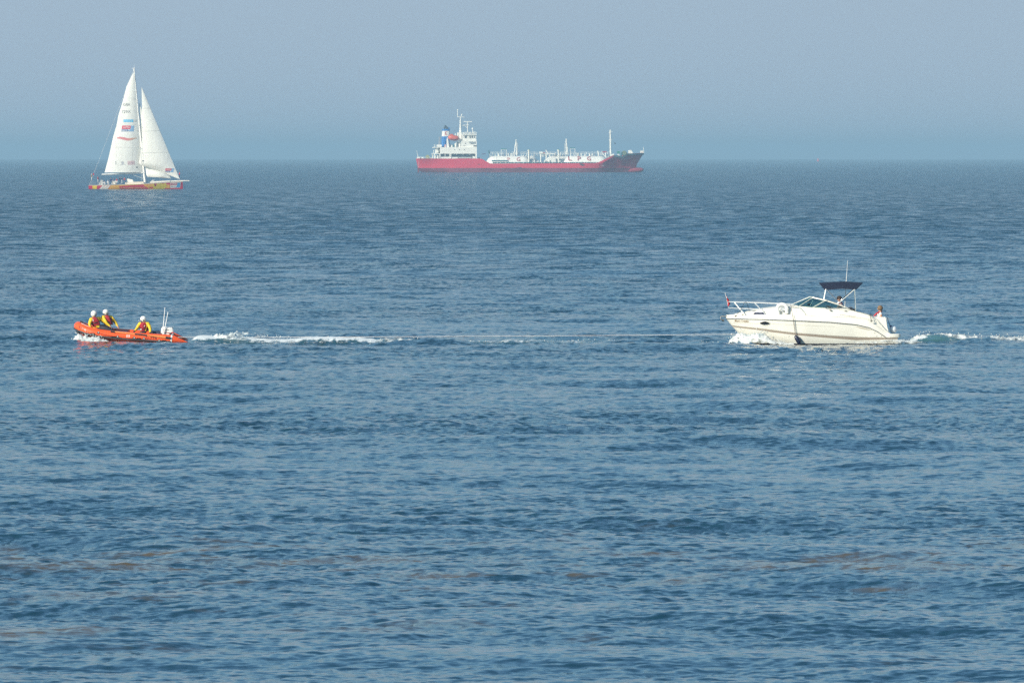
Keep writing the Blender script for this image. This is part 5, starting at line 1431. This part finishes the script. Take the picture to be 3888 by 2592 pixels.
    box('door', GREY2, 1755, 1764, 554, 555.5, -7.28, -7.1, fw)
    br = box('bridge', TW, 1752.5, 1804.5, 513, 534.5, -6.6, 6.6)
    for a, c in ((1761, 1768), (1779, 1783), (1786.5, 1791)): box('window', WINR, a, c, 517.5, 524.8, -6.72, -6.5, br)
    box('window', GREY2, 1794, 1800, 517.5, 524, -6.72, -6.5, br); box('bridge_roof', TW, 1752, 1805.2, 511, 513.6, -7.2, 7.2)
    for X in np.arange(1753, 1806, 5.2): tube('rail_post', TW, [(X, 512, -7.0), (X, 502.3, -7.0)], 0.09)
    for Y in (502.3, 505.5, 508.8): tube('roof_rail', TW, [(1753, Y, -7.0), (1805, Y, -7.0)], 0.09)
    for X, w, h in ((1757, 6, 7), (1768, 7, 5), (1781, 5, 8), (1793, 7, 6)): box('roof_locker', mat('locker_pale', (0.62, 0.61, 0.57), 0.6), X - w / 2, X + w / 2, 511.5 - h, 511.5, -6, -3)
    b = MB(); b.tube([tq(1747, 535, -2), tq(1747, 500, -2), tq(1746.8, 478, -2), tq(1747, 447, -2)], [1.0, 0.62, 0.42, 0.28], 10); b.build('main_mast', TW, root, True)
    box('mast_trunk', TW, 1739.5, 1750.5, 503, 535, -4, 0)
    tube('mast_yard', TW, [(1735, 444, -2), (1762, 445.5, -2)], 0.18)
    tube('mast_antenna', TW, [(1736, 444, -2), (1736.3, 417, -2)], 0.16); tube('mast_antenna', TW, [(1749, 444, -2), (1752, 435, -2)], 0.22)
    b = MB(); b.ball(tq(1736.4, 418, -2), 0.3, 8, 6); b.ball(tq(1752, 435.5, -2), 0.32, 8, 6); b.build('mast_lamp', TW, root, True)
    tube('radar_post', TW, [(1774.5, 503, -1), (1774.3, 465, -1)], 0.22); tube('radar_platform', TW, [(1751.5, 477.5, -1.5), (1779.5, 475.3, -1)], 0.22)
    tube('radar_brace', TW, [(1764, 478, -1), (1773.5, 487, -1)], 0.12); tube('radar_scanner', TW, [(1756.5, 462.8, -1), (1791, 462.6, -1)], 0.24)
    b = MB(); b.ball(tq(1792.7, 489, -3), 0.52, 12, 8); b.build('satellite_dome', mat('dome_white', (0.82, 0.82, 0.8), 0.4), root, True); tube('dome_post', TW, [(1793.5, 512, -3), (1793.3, 492, -3)], 0.2)
    for X, Y0 in ((1727, 507.5), (1735.5, 503)): tube('vent_pipe', TW, [(X, 530, -3), (X, Y0, -3)], 0.25)
    # funnel
    fx = lambda Y: lerp(1674.5, 1679, (559 - Y) / 68)
    def band(y0, y1, m, nm='funnel_band', e=0):
        S = [[(lerp(0, 1, 0), 0, 0)]]; d = MB(); S = []
        for py in (y0, y1):
            x0, x1 = fx(py) - e, 1706.5 + e; a, c = tq(x0, py), tq(x1, py); hx = (c.x - a.x) / 2; cx = (a.x + c.x) / 2
            S.append([(cx + hx * (abs(math.cos(t)) ** 0.45) * (1 if math.cos(t) > 0 else -1), 2.2 * (abs(math.sin(t)) ** 0.45) * (1 if math.sin(t) > 0 else -1), a.z) for t in np.linspace(0, 2 * math.pi, 25)[:-1]])
        d.loft(S, closed=True, cap=True); return d.build(nm, m, root, True)
    FB = mat('funnel_blue', (0.012, 0.15, 0.44), 0.45)
    band(560, 518.4, FB); fw2 = band(518.3, 497.8, mat('funnel_white', (0.76, 0.74, 0.68), 0.5), e=0.5); band(497.6, 490.3, FB, e=0.5)
    p = tq(1688.5, 513); text_obj('funnel_letter', 'E', mat('letter_red', (0.50, 0.03, 0.04), 0.6), root, p.x, p.z, 7.5 / TS, 12.5 / TS, lambda x, z: -2.22, eps=0.05, bold=0.01)
    b = MB(); b.tube([tq(1700, 491, 0), tq(1694, 484, 0), tq(1688.5, 477, 0)], [0.75, 0.5, 0.35], 8); b.build('exhaust_pipe', TDK, root, True)
    b = MB(); b.tube([tq(1688, 491, .5), tq(1686.5, 483, .5)], 0.4, 8); b.build('exhaust_pipe', TDK, root, True); box('exhaust_cowl', FB, 1703, 1706.5, 484, 491, -.5, .5)
    # deck gear behind the boat
    poly('davit', TW, [(1693, 559.3), (1692, 530), (1695, 520), (1698, 530), (1702, 559.3)], -6.4, -6.0)
    for X, w, y0, m in ((1712, 5, 551, TW), (1719, 6, 549, TTL), (1727, 7, 545, TW), (1736, 5, 541, GREY2), (1742, 5, 538, TW), (1688, 6, 549, mat('pink_gear', (0.6, 0.38, 0.38), 0.6)), (1706, 5, 548, GREY2)):
        box('deck_gear', m, X - w / 2, X + w / 2, y0, 559.3, -5.5, -3.5)
    tube('davit_arm', TW, [(1726, 559, -6), (1729, 540, -6), (1740, 536, -6)], 0.25)
    # gas tanks
    def tank(x0, x1, yc, zc, r, dome):
        d = MB(); pts = []; rr = []
        for k in range(7): a = math.pi / 2 * k / 6; pts.append(tq(x0 + dome * (1 - math.sin(a)), zc, yc)); rr.append(max(0.05, r * math.cos(math.pi / 2 - a) if k else 0.05))
        pts[0] = tq(x0, zc, yc); 
        P = [tq(x0 + dome * (1 - math.cos(a)), zc, yc) for a in np.linspace(0, math.pi / 2, 8)]; Rr = [max(0.05, r * math.sin(a)) for a in np.linspace(0, math.pi / 2, 8)]
        P2 = [tq(x1 - dome * (1 - math.cos(a)), zc, yc) for a in np.linspace(math.pi / 2, 0, 8)]; R2 = [max(0.05, r * math.sin(a)) for a in np.linspace(math.pi / 2, 0, 8)]
        d.tube(P + P2, Rr + R2, 28); d.v = [(a_, b_, max(c_, 3.3)) for a_, b_, c_ in d.v]; return d.build('gas_tank', TT, root, True)
    ZC, RT = 623, 4.0
    tank(1843, 2012, -4.0, ZC, RT, 30); tank(1850, 2047, 4.1, ZC, RT, 30); tank(2136, 2308, -3.8, ZC, RT, 34); tank(2068, 2290, 4.1, ZC, RT, 34)
    yt = lambda x, z: -4.0 - math.sqrt(max(0.1, RT ** 2 - (z - tq(0, ZC).z) ** 2))
    LR = mat('tank_letter_red', (0.36, 0.02, 0.04), 0.6)
    for s, px, y0, w, h in (('L', 1882, 611.5, 8, 12), ('P', 1921, 612, 12, 13), ('G', 1957, 612.3, 14.5, 14.3), ('L', 2154, 609.5, 13.5, 15), ('P', 2189, 610, 13, 15.5), ('G', 2225.5, 610, 14.5, 15.5)):
        p = tq(px, y0); text_obj('tank_letter', s, LR, root, p.x, p.z, w / TS, h / TS, yt, eps=0.08, bold=0.012)
    # pipes with shade strips, walkway and posts
    box('walkway', TW, 1856, 2310, 592.4, 594.6, -2.2, -0.8)
    for Y, x0, x1 in ((577.5, 1860, 2312), (581.5, 1856, 2312), (585.2, 1856, 2312)): tube('walkway_rail', TW, [(x0, Y, -2.1), (x1, Y, -2.1)], 0.06)
    rng = random.Random(9)
    for k in range(46):
        X = 1858 + k * 10 + rng.uniform(-1.5, 1.5)
        if X > 2312: break
        tube('rail_post', TW, [(X, 593, -2.1), (X, 577.5 if k % 2 else 582, -2.1)], 0.08)
    for k in range(40):
        X = rng.uniform(1866, 2305); h = rng.choice([3, 4, 6, 8, 10]); w = rng.uniform(1.5, 4.5)
        box('deck_valve', rng.choice([TW, TW, TW, MATS['locker_pale'], GREY2]), X - w / 2, X + w / 2, 592.5 - h, 593, -3.6, -2.4)
    tube('pipe_and_shade_strip', TTL, [(1862, 610.5, -8.1), (1923, 610.5, -8.1)], 0.34); tube('pipe_and_shade_strip', TW, [(1866, 615.3, -8.0), (1925, 614.5, -8.0)], 0.22)
    for Y, m, x0, x1 in ((617.3, TTL, 1870, 2290), (619, TDK, 1866, 2285)): tube('pipe_and_shade_strip', m, [(x0, Y, -7.9), (x1, Y, -7.9)], 0.2)  # long dark pipes also stand in for the shadow strip below the tanks
    for k in range(38):
        X = 1874 + k * 11 + rng.uniform(-2, 2)
        if X < 2285: tube('pipe_support', TW if k % 3 else GREY2, [(X, 620.5, -8.2), (X, 616 - rng.uniform(0, 2), -8.2)], 0.09)
    for X in (1987, 1989.5, 2025, 2040, 2047, 2064, 2083): tube('deck_stand', TW, [(X, 620.5, -7.5), (X + rng.uniform(-2, 2), 609 + rng.uniform(-3, 3), -7.2)], 0.22)
    for k in range(9):
        X = 2028 + k * 7; box('manifold', TW if k % 2 else GREY2, X - 2, X + 2, 611 + (k % 3) * 2, 620, -7.6, -6.4)
    for X in (2004, 2117):
        b = MB(); b.tube([tq(X, 621.5, -6.9), tq(X, 615, -6.9), tq(X, 573, -6.9)], [0.55, 0.42, 0.38], 12); b.build('king_post', mat('post_cream', (0.82, 0.78, 0.68), 0.4), root, True)
        b = MB(); b.tube([tq(X, 574, -6.9), tq(X, 569, -6.9)], 0.62, 12); b.build('post_cap', MATS['post_cream'], root, True); box('post_light', TGR, X - 3, X + 3, 566.8, 569, -7.2, -6.6)
        b = MB(); b.tube([tq(X + 1, 612, -6.9), tq(X + 6, 621.5, -6.9)], 0.2, 6); b.build('post_stay', TW, root)
    tube('crane_boom', mat('boom_white', (0.85, 0.84, 0.80), 0.3), [(2069.5, 569.5, -5.5), (2096, 609, -5.5)], 0.32, n=8)
    poly('crane_base', TW, [(2070, 616), (2084, 598), (2104, 598), (2108, 618)], -6.8, -4.6)
    # vent masts
    for X, top in ((1957.5, 531.5), (2148.5, 528.5)):
        b = MB(); b.tube([tq(X + (2.5 if X < 2000 else 1), 590, -3), tq(X, top, -3)], [0.34, 0.22], 8); b.build('vent_mast', TW, root, True)
        sgn = -1 if X < 2000 else 1
        b = MB(); b.tube([tq(X + sgn * 7.5, 590, -3), tq(X + sgn * 4.5, 560, -3), tq(X, top + 8, -3)], 0.2, 6); b.build('mast_leg', TW, root, True)
        b = MB(); b.tube([tq(X - sgn * 6, 590, -3), tq(X - sgn * 6, 545, -3), tq(X, top + 4, -3)], 0.09, 5)
        for q in range(9): b.tube([tq(X + 1, 585 - q * 5, -3), tq(X - sgn * 6, 584 - q * 5, -3)], 0.06, 4)
        b.build('mast_ladder', MATS['locker_pale'], root); box('mast_cap', TW, X - 2.2, X + 2.2, top - 1, top + 3, -3.4, -2.6)
    # portal frames
    for x0, x1, top in ((1901, 1920.5, 568.5), (2163.5, 2181.5, 564.5)):
        for X in (x0, x1): tube('portal_post', TW, [(X, 593, -4), (X, top, -4)], 0.14)
        tube('portal_beam', TGR, [(x0 - 1, top - 2.5, -4), (x1 + 1, top - 2.5, -4)], 0.16); tube('portal_beam', TW, [(x0, top + 2, -4), (x1, top + 2, -4)], 0.10)
    for X in (2050, 2071): tube('gantry_post', TW, [(X, 613, -6), (X, 584, -6)], 0.30)
    tube('gantry_beam', TW, [(2047, 585, -6), (2104, 584.5, -6)], 0.26); box('gantry_box', TW, 2045, 2058, 576.5, 583, -6.5, -5); box('gantry_box', mat('sign_red', (0.4, 0.05, 0.08), 0.6), 2059.5, 2065, 578.5, 582.5, -6.5, -5)
    b = MB(); b.tube([tq(1853, 583, -5), tq(1853, 571, -5)], 0.42, 8); b.build('vent_cowl', TTL, root, True); tube('vent_cowl', TTL, [(1854, 592, -5), (1855, 582, -5)], 0.15)
    box('life_raft', mat('raft_dark', (0.10, 0.06, 0.12), 0.6), 1827, 1840, 583.5, 586.5, -6, -5); tube('raft_stand', MATS['locker_pale'], [(1827, 602, -5.5), (1827, 586, -5.5)], 0.08)
    # forward part
    b = MB(); b.tube([tq(2319.5, 597, -1), tq(2318.5, 535, -1), tq(2317.8, 492.5, -1)], [0.42, 0.32, 0.26], 10); b.build('fore_mast', TW, root, True)
    b = MB(); b.tube([tq(2314.5, 597, -1), tq(2314.5, 494, -1)], 0.08, 4)
    for q in range(20): b.tube([tq(2314.5, 595 - q * 5, -1), tq(2318, 595 - q * 5, -1)], 0.06, 4)
    b.build('mast_ladder', MATS['locker_pale'], root)
    for Y, x0, x1 in ((500, 2318, 2325.5), (504.5, 2310.5, 2318), (530.5, 2312, 2324), (560, 2312.5, 2318), (538, 2318, 2324)): tube('mast_yard', TW, [(x0, Y, -1), (x1, Y, -1)], 0.12)
    tube('gantry_beam', MATS['sign_red'], [(2286, 577.5, -4.5), (2301, 577.5, -4.5)], 0.35); tube('gantry_post', TW, [(2298.5, 600, -4.5), (2298, 574, -4.5)], 0.22); tube('gantry_post', TW, [(2284, 590, -4.5), (2284, 573, -4.5)], 0.15)
    tube('gantry_brace', TW, [(2286, 584, -4.5), (2300, 598, -4.5)], 0.2); tube('gantry_brace', TW, [(2268, 573, -4), (2273, 586, -4)], 0.3)
    poly('mast_house', TW, [(2302, 606), (2305, 598), (2313, 590), (2330, 584), (2331, 592), (2312, 603)], -3, 3)
    box('winch', TGR, 2343, 2353.5, 574.5, 584, -3, 0); tube('winch_post', TW, [(2352, 592, -3), (2344, 586, -3)], 0.3)
    b = MB(); b.tube([tq(2370, 583, -3.5), tq(2370, 583, 0)], 1.0, 12); b.tube([tq(2370, 583, -2.2), tq(2370, 583, -1.6)], 1.4, 12); b.build('mooring_winch', mat('winch_olive', (0.16, 0.20, 0.12), 0.6), root, True)
    box('winch_frame', TTL, 2357.5, 2361.5, 578, 592, -3, -1)
    poly('bow_house', TW, [(2387, 583), (2387.5, 572), (2389, 570.3), (2397.5, 570.3), (2400, 575), (2400.5, 583)], -1.6, 1.6); poly('bow_ramp', TW, [(2398, 572), (2404.5, 582.5), (2402, 583), (2397, 574)], -1.7, -1.3)
    box('bow_fitting', TW, 2433, 2446, 573, 581.5, -0.8, 0.8); tube('jackstaff', TW, [(2445, 582, 0), (2444.6, 558, 0)], 0.09)
    for X in (2431.5, 2436, 2441, 2446): tube('rail_post', TW, [(X, 581.5, -1), (X, 571, -1)], 0.08)
    tube('stern_staff', TW, [(1586.5, 597, 0), (1581.5, 571, 0)], 0.1)
    box('stern_winch', TW, 1582, 1591, 596, 602.4, -4, 0); box('stern_winch', TW, 1595, 1606, 596.5, 602.4, -3, 1)
    b = MB(); b.tube([tq(1621.5, 596, -3.5), tq(1621.5, 596, -1)], 1.0, 12); b.build('mooring_winch', mat('winch_yellow', (0.30, 0.30, 0.14), 0.6), root, True)
    box('stern_winch', GREY2, 1630, 1638, 599, 602.4, -3, -1); box('stern_vent', TW, 1632, 1635, 600, 602.4, -5, -4)
    for k in range(9): tube('rail_post', TW, [(1590 + k * 6, 602.5, -7), (1590 + k * 6, 598, -7)], 0.06)
    tube('stern_rail', TW, [(1590, 598, -7), (1640, 598, -7)], 0.06)
    tube('flag_mast', mat('mast_tan', (0.45, 0.38, 0.36), 0.6), [(1664.5, 559, -5), (1665, 520, -5)], 0.16); box('stern_locker', TW, 1657, 1673.5, 549.5, 559, -6.4, -3)
    tube('stern_rail', TW, [(1644.5, 551, -7.7), (1665, 551, -7.7)], 0.07); tube('stern_rail', TW, [(1644.5, 555, -7.7), (1665, 555, -7.7)], 0.07)
    box('fore_gangway', MATS['locker_pale'], 1811, 1821, 598, 602.4, -6.5, -5)
tanker()

t = empty('ship_lifeboat', T_LOC, 'orange enclosed lifeboat slung beside the tanker funnel', 'lifeboat', rz=T_ROT)
b = MB(); S = []
for px, hw, z0, z1 in ((1697, 0.1, 522, 521), (1699, .6, 527, 517), (1704, 1.1, 532, 514), (1712, 1.3, 534.5, 512.5), (1722, 1.35, 535.5, 514.5), (1730, 1.3, 535, 515.5), (1736, 1.0, 532, 518), (1739.5, .4, 527, 521), (1740, .1, 525, 523)):
    zc = (z0 + z1) / 2
    S.append([tuple(tq(px, zc + (z0 - z1) / 2 * math.sin(a), -6.8 + hw * math.cos(a))) for a in np.linspace(0, 2 * math.pi, 17)[:-1]])
b.loft(S, closed=True, cap=True); b.build('hull', mat('lifeboat_orange', (0.62, 0.10, 0.05), 0.5), t, True)
b = MB(); b.tube([tq(1699, 526.5, -8), tq(1712, 528.5, -8.2), tq(1730, 528, -8.2), tq(1739, 525, -7.8)], 0.1, 6); b.build('fender_strip', mat('strip_orange', (0.45, 0.08, 0.05), 0.6), t)
b = MB(); b.box(tq(1711, 512.5, -6.8), (1.6, 1.4, 0.8)); b.build('conning_hatch', MATS['lifeboat_orange'], t, bevel=0.1)
t = empty('anchor_ball', T_LOC, 'small black ball hung on a stay before the tanker foremast', 'anchor ball', rz=T_ROT)
b = MB(); b.ball(tq(2335.5, 544.5, -1), 0.36, 12, 8); b.build('ball', BLACK, t, True)
b = MB(); b.tube([tq(2319, 515, -1), tq(2335.5, 544.5, -1), tq(2350, 575, -1)], 0.02, 4); b.build('stay', MATS['tanker_grey'], t)

# red channel buoy near the horizon
BD = CH * F / 21.0
t = empty('channel_buoy', Vector(((3106 - 1944) / F * BD, BD, 0)), 'tiny hazy red channel buoy on the horizon at the far right', 'buoy')
BR = mat('buoy_red', (0.75, 0.03, 0.02), 0.4)
b = MB(); b.tube([(0, 0, -0.6), (0, 0, 0.9)], 1.75, 16); b.build('float', BR, t, True)
b = MB(); b.tube([(0, 0, 0.9), (0, 0, 4.2)], [1.5, 1.0], 12); b.build('tower', BR, t, True)
b = MB(); b.tube([(0, 0, 4.2), (0, 0, 5.0)], [0.5, 0.45], 12); b.build('lantern', WHITE, t, True)

# ------------------------------------------------------------------ broken water: spray and wake foam
def foam_material():
    m = bpy.data.materials.new('foam'); m.use_nodes = True
    t = m.node_tree; t.nodes.clear(); N = t.nodes.new; Lk = t.links.new
    o = N('ShaderNodeOutputMaterial'); tc = N('ShaderNodeTexCoord'); at = N('ShaderNodeAttribute'); at.attribute_name = 'dens'
    mp = N('ShaderNodeMapping'); mp.inputs['Scale'].default_value = (0.75, 0.7, 1.5); Lk(tc.outputs['Object'], mp.inputs[0])
    n = N('ShaderNodeTexNoise'); n.inputs['Scale'].default_value = 4.5; n.inputs['Detail'].default_value = 8; n.inputs['Roughness'].default_value = 0.75
    Lk(mp.outputs[0], n.inputs['Vector'])
    a = N('ShaderNodeMath'); a.operation = 'ADD'; Lk(n.outputs['Fac'], a.inputs[0]); Lk(at.outputs['Fac'], a.inputs[1])
    r = N('ShaderNodeMapRange'); r.inputs[1].default_value = 0.88; r.inputs[2].default_value = 1.0; Lk(a.outputs[0], r.inputs[0])
    n2 = N('ShaderNodeTexNoise'); n2.inputs['Scale'].default_value = 1.7; n2.inputs['Detail'].default_value = 6; n2.inputs['Roughness'].default_value = 0.7; Lk(tc.outputs['Object'], n2.inputs['Vector'])
    cr = N('ShaderNodeValToRGB'); e = cr.color_ramp.elements
    e[0].position = 0.30; e[0].color = (0.42, 0.52, 0.54, 1); e[1].position = 0.50; e[1].color = (0.80, 0.82, 0.80, 1)
    Lk(n2.outputs['Fac'], cr.inputs[0])
    b = N('ShaderNodeBsdfPrincipled'); b.inputs['Roughness'].default_value = 0.55; Lk(cr.outputs[0], b.inputs['Base Color'])
    tl = N('ShaderNodeBsdfTranslucent'); tl.inputs[0].default_value = (0.7, 0.78, 0.78, 1)
    m1 = N('ShaderNodeMixShader'); m1.inputs[0].default_value = 0.25; Lk(b.outputs[0], m1.inputs[1]); Lk(tl.outputs[0], m1.inputs[2])
    tr = N('ShaderNodeBsdfTransparent'); m2 = N('ShaderNodeMixShader')
    Lk(r.outputs[0], m2.inputs[0]); Lk(tr.outputs[0], m2.inputs[1]); Lk(m1.outputs[0], m2.inputs[2])
    Lk(m2.outputs[0], o.inputs['Surface'])
    return m
FOAM = foam_material()

def foam_sheet(name, label, cat, pts, yc, hw, dens, seed, drops=60, step=0.035, jag=1.0):
    px0, px1 = pts[0][0], pts[-1][0]
    hf = interp([p[0] for p in pts], [p[1] * (1.45 if name in ('bow_spray', 'bow_wave') else 1.12) for p in pts])
    rng = np.random.default_rng(seed)
    nx = int((px1 - px0) / 86.6 / step); ny = 26
    V = []; Dn = []
    xs = np.linspace(px0, px1, nx)
    X = np.repeat(gx(xs), ny); v = np.tile(np.linspace(-1, 1, ny), nx)
    PX = np.repeat(xs, ny)
    H = np.array([hf(p) for p in xs]).repeat(ny); HW = np.array([hw(p) for p in xs]).repeat(ny); YC = np.array([yc(p) for p in xs]).repeat(ny)
    Y = D0 + YC + v * HW
    n1 = vnoise(X + seed, Y * 0.6, 0.9, seed, 5); n2 = vnoise(X + seed * 2, Y * 0.8, 0.22, seed + 3, 4)
    cross = np.clip(1 - np.abs(v) ** 2.2, 0, 1)
    Z = -0.06 + (H + 0.05) * cross * (0.55 + 0.75 * n1) + jag * 0.16 * np.clip(n2 - 0.52, 0, 1) * cross * (0.4 + H * 2.5)
    de = np.array([dens(p) for p in xs]).repeat(ny) * (0.55 + 0.45 * cross) + 0.25 * (n1 - 0.5)
    de = de * smooth(0, 0.12, cross)
    x0, y0 = gx((px0 + px1) / 2), D0 + float(np.mean(YC))
    co = np.stack([X - x0, Y - y0, Z], 1)
    b = MB()
    b.v = [tuple(c) for c in co]
    b.f = [(i * ny + k, (i + 1) * ny + k, (i + 1) * ny + k + 1, i * ny + k + 1) for i in range(nx - 1) for k in range(ny - 1)]
    dl = list(de)
    for q in range(drops):
        i = rng.integers(0, nx); p = xs[i]; h = hf(p)
        if h < 0.06: continue
        c = Vector((gx(p) - x0 + rng.normal() * 0.05, YC[i * ny] + D0 - y0 + rng.normal() * 0.2, h * (0.9 + abs(rng.normal()) * 0.22)))
        r = 0.010 + 0.016 * rng.random()
        base = len(b.v)
        b.v += [tuple(c + Vector(d) * r) for d in ((1, 0, 0), (-1, 0, 0), (0, 1, 0), (0, -1, 0), (0, 0, 1.4), (0, 0, -1.4))]
        b.f += [(base + a_, base + b_, base + c_) for a_, b_, c_ in ((0, 2, 4), (2, 1, 4), (1, 3, 4), (3, 0, 4), (2, 0, 5), (1, 2, 5), (3, 1, 5), (0, 3, 5))]
        dl += [2.0] * 6
    me = bpy.data.meshes.new(name); me.from_pydata(b.v, [], b.f); me.materials.append(FOAM)
    me.polygons.foreach_set('use_smooth', [True] * len(me.polygons))
    at = me.attributes.new('dens', 'FLOAT', 'POINT'); at.data.foreach_set('value', np.array(dl, dtype=np.float32))
    o = bpy.data.objects.new(name, me); COL.objects.link(o); o.location = (x0, y0, 0)
    tag(o, label, cat, kind='stuff')
    return o
K = lambda c: (lambda p: c)
foam_sheet('bow_spray', 'white spray thrown up by the bow of the orange inflatable', 'spray',
    [(266, 0.0), (276, .10), (290, .22), (305, .27), (325, .26), (345, .26), (380, .21), (403, .11), (433, .05), (470, .03), (520, .0)], interp([266, 300, 430, 520], [-0.5, -0.95, -1.15, -1.15]), K(0.42), K(0.62), 2, 90)
foam_sheet('side_foam', 'thin line of foam along the waterline of the orange inflatable', 'foam',
    [(430, 0.03), (500, .05), (600, .04), (660, .05), (712, .03)], K(-1.12), K(0.20), K(0.38), 3, 0)
foam_sheet('wake_foam', 'churned white wake trailing right from the inflatable stern', 'wake',
    [(712, .0), (735, .08), (760, .17), (800, .28), (860, .34), (900, .43), (960, .38), (1010, .28), (1060, .26), (1100, .19), (1190, .11), (1225, .16), (1237, .22), (1255, .14), (1300, .10), (1400, .08), (1440, .13), (1460, .19), (1520, .19), (1600, .14), (1700, .09), (1850, .07), (2000, .06), (2150, .10), (2250, .12), (2400, .08), (2600, .07), (2760, .05)],
    interp([712, 900, 2760], [-0.1, -0.3, -0.6]), interp([712, 900, 1500, 2760], [0.5, 0.85, 0.9, 1.1]),
    interp([712, 800, 900, 1000, 1100, 1200, 1240, 1300, 1420, 1470, 1540, 1650, 1800, 2200, 2350, 2500, 2760], [.56, .52, .43, .37, .32, .29, .44, .33, .32, .44, .42, .37, .31, .35, .32, .27, .25]), 5, 160, step=0.05)
foam_sheet('wake_foam', 'second low streak of foam nearer the camera beside the inflatable wake', 'wake',
    [(800, .0), (860, .06), (960, .09), (1050, .07), (1100, .10), (1200, .08), (1260, .09), (1330, .06), (1420, .03), (1500, 0.05), (1680, .05), (1760, .03), (1900, .04), (2100, .05), (2350, .02)], interp([800, 1100, 1300, 2350], [-1.6, -1.7, -1.2, -1.9]), K(0.38), interp([800, 950, 1100, 1250, 1500, 1900, 2350], [.30, .38, .42, .38, .28, .27, .2]), 6, 20, step=0.05)
foam_sheet('bow_wave', 'white bow wave breaking against the cruiser stem', 'spray',
    [(2764, 0.0), (2771, .16), (2790, .27), (2803, .36), (2815, .33), (2828, .26), (2842, .22), (2855, .28), (2872, .33), (2888, .34), (2905, .27), (2925, .17), (2945, .10), (2975, .04), (3010, .02)], interp([2764, 2800, 2870, 3010], [-0.35, -0.62, -1.12, -1.32]), K(0.40), K(0.62), 8, 140)
foam_sheet('side_foam', 'foam washing along the aft waterline of the cruiser', 'foam',
    [(2990, 0.01), (3100, .03), (3217, .05), (3290, .09), (3350, .13), (3400, .16), (3440, .13), (3480, .10)], K(-1.42), K(0.30), interp([2990, 3200, 3300, 3480], [.28, .34, .46, .50]), 9, 40)
foam_sheet('wake_foam', 'white propeller wash rising behind the cruiser swim platform', 'wake',
    [(3425, 0.02), (3450, .16), (3480, .30), (3512, .36), (3547, .44), (3570, .36), (3600, .34), (3650, .33), (3700, .26), (3750, .25), (3787, .30), (3825, .24), (3888, .25), (3960, .18), (4100, .1), (4300, .05)],
    K(-0.1), interp([3425, 3500, 4300], [0.45, 0.75, 1.1]), interp([3425, 3540, 3570, 3610, 3650, 3800, 4300], [.55, .60, .42, .46, .55, .52, .35]), 12, 130)
foam_sheet('wake_foam', 'thin foam line in front of the cruiser propeller wash', 'wake',
    [(3430, 0.05), (3480, .08), (3530, .06), (3580, .07), (3620, .03), (3700, .05), (3830, .03)], K(-1.35), K(0.28), interp([3430, 3600, 3830], [.50, .42, .30]), 13, 10)
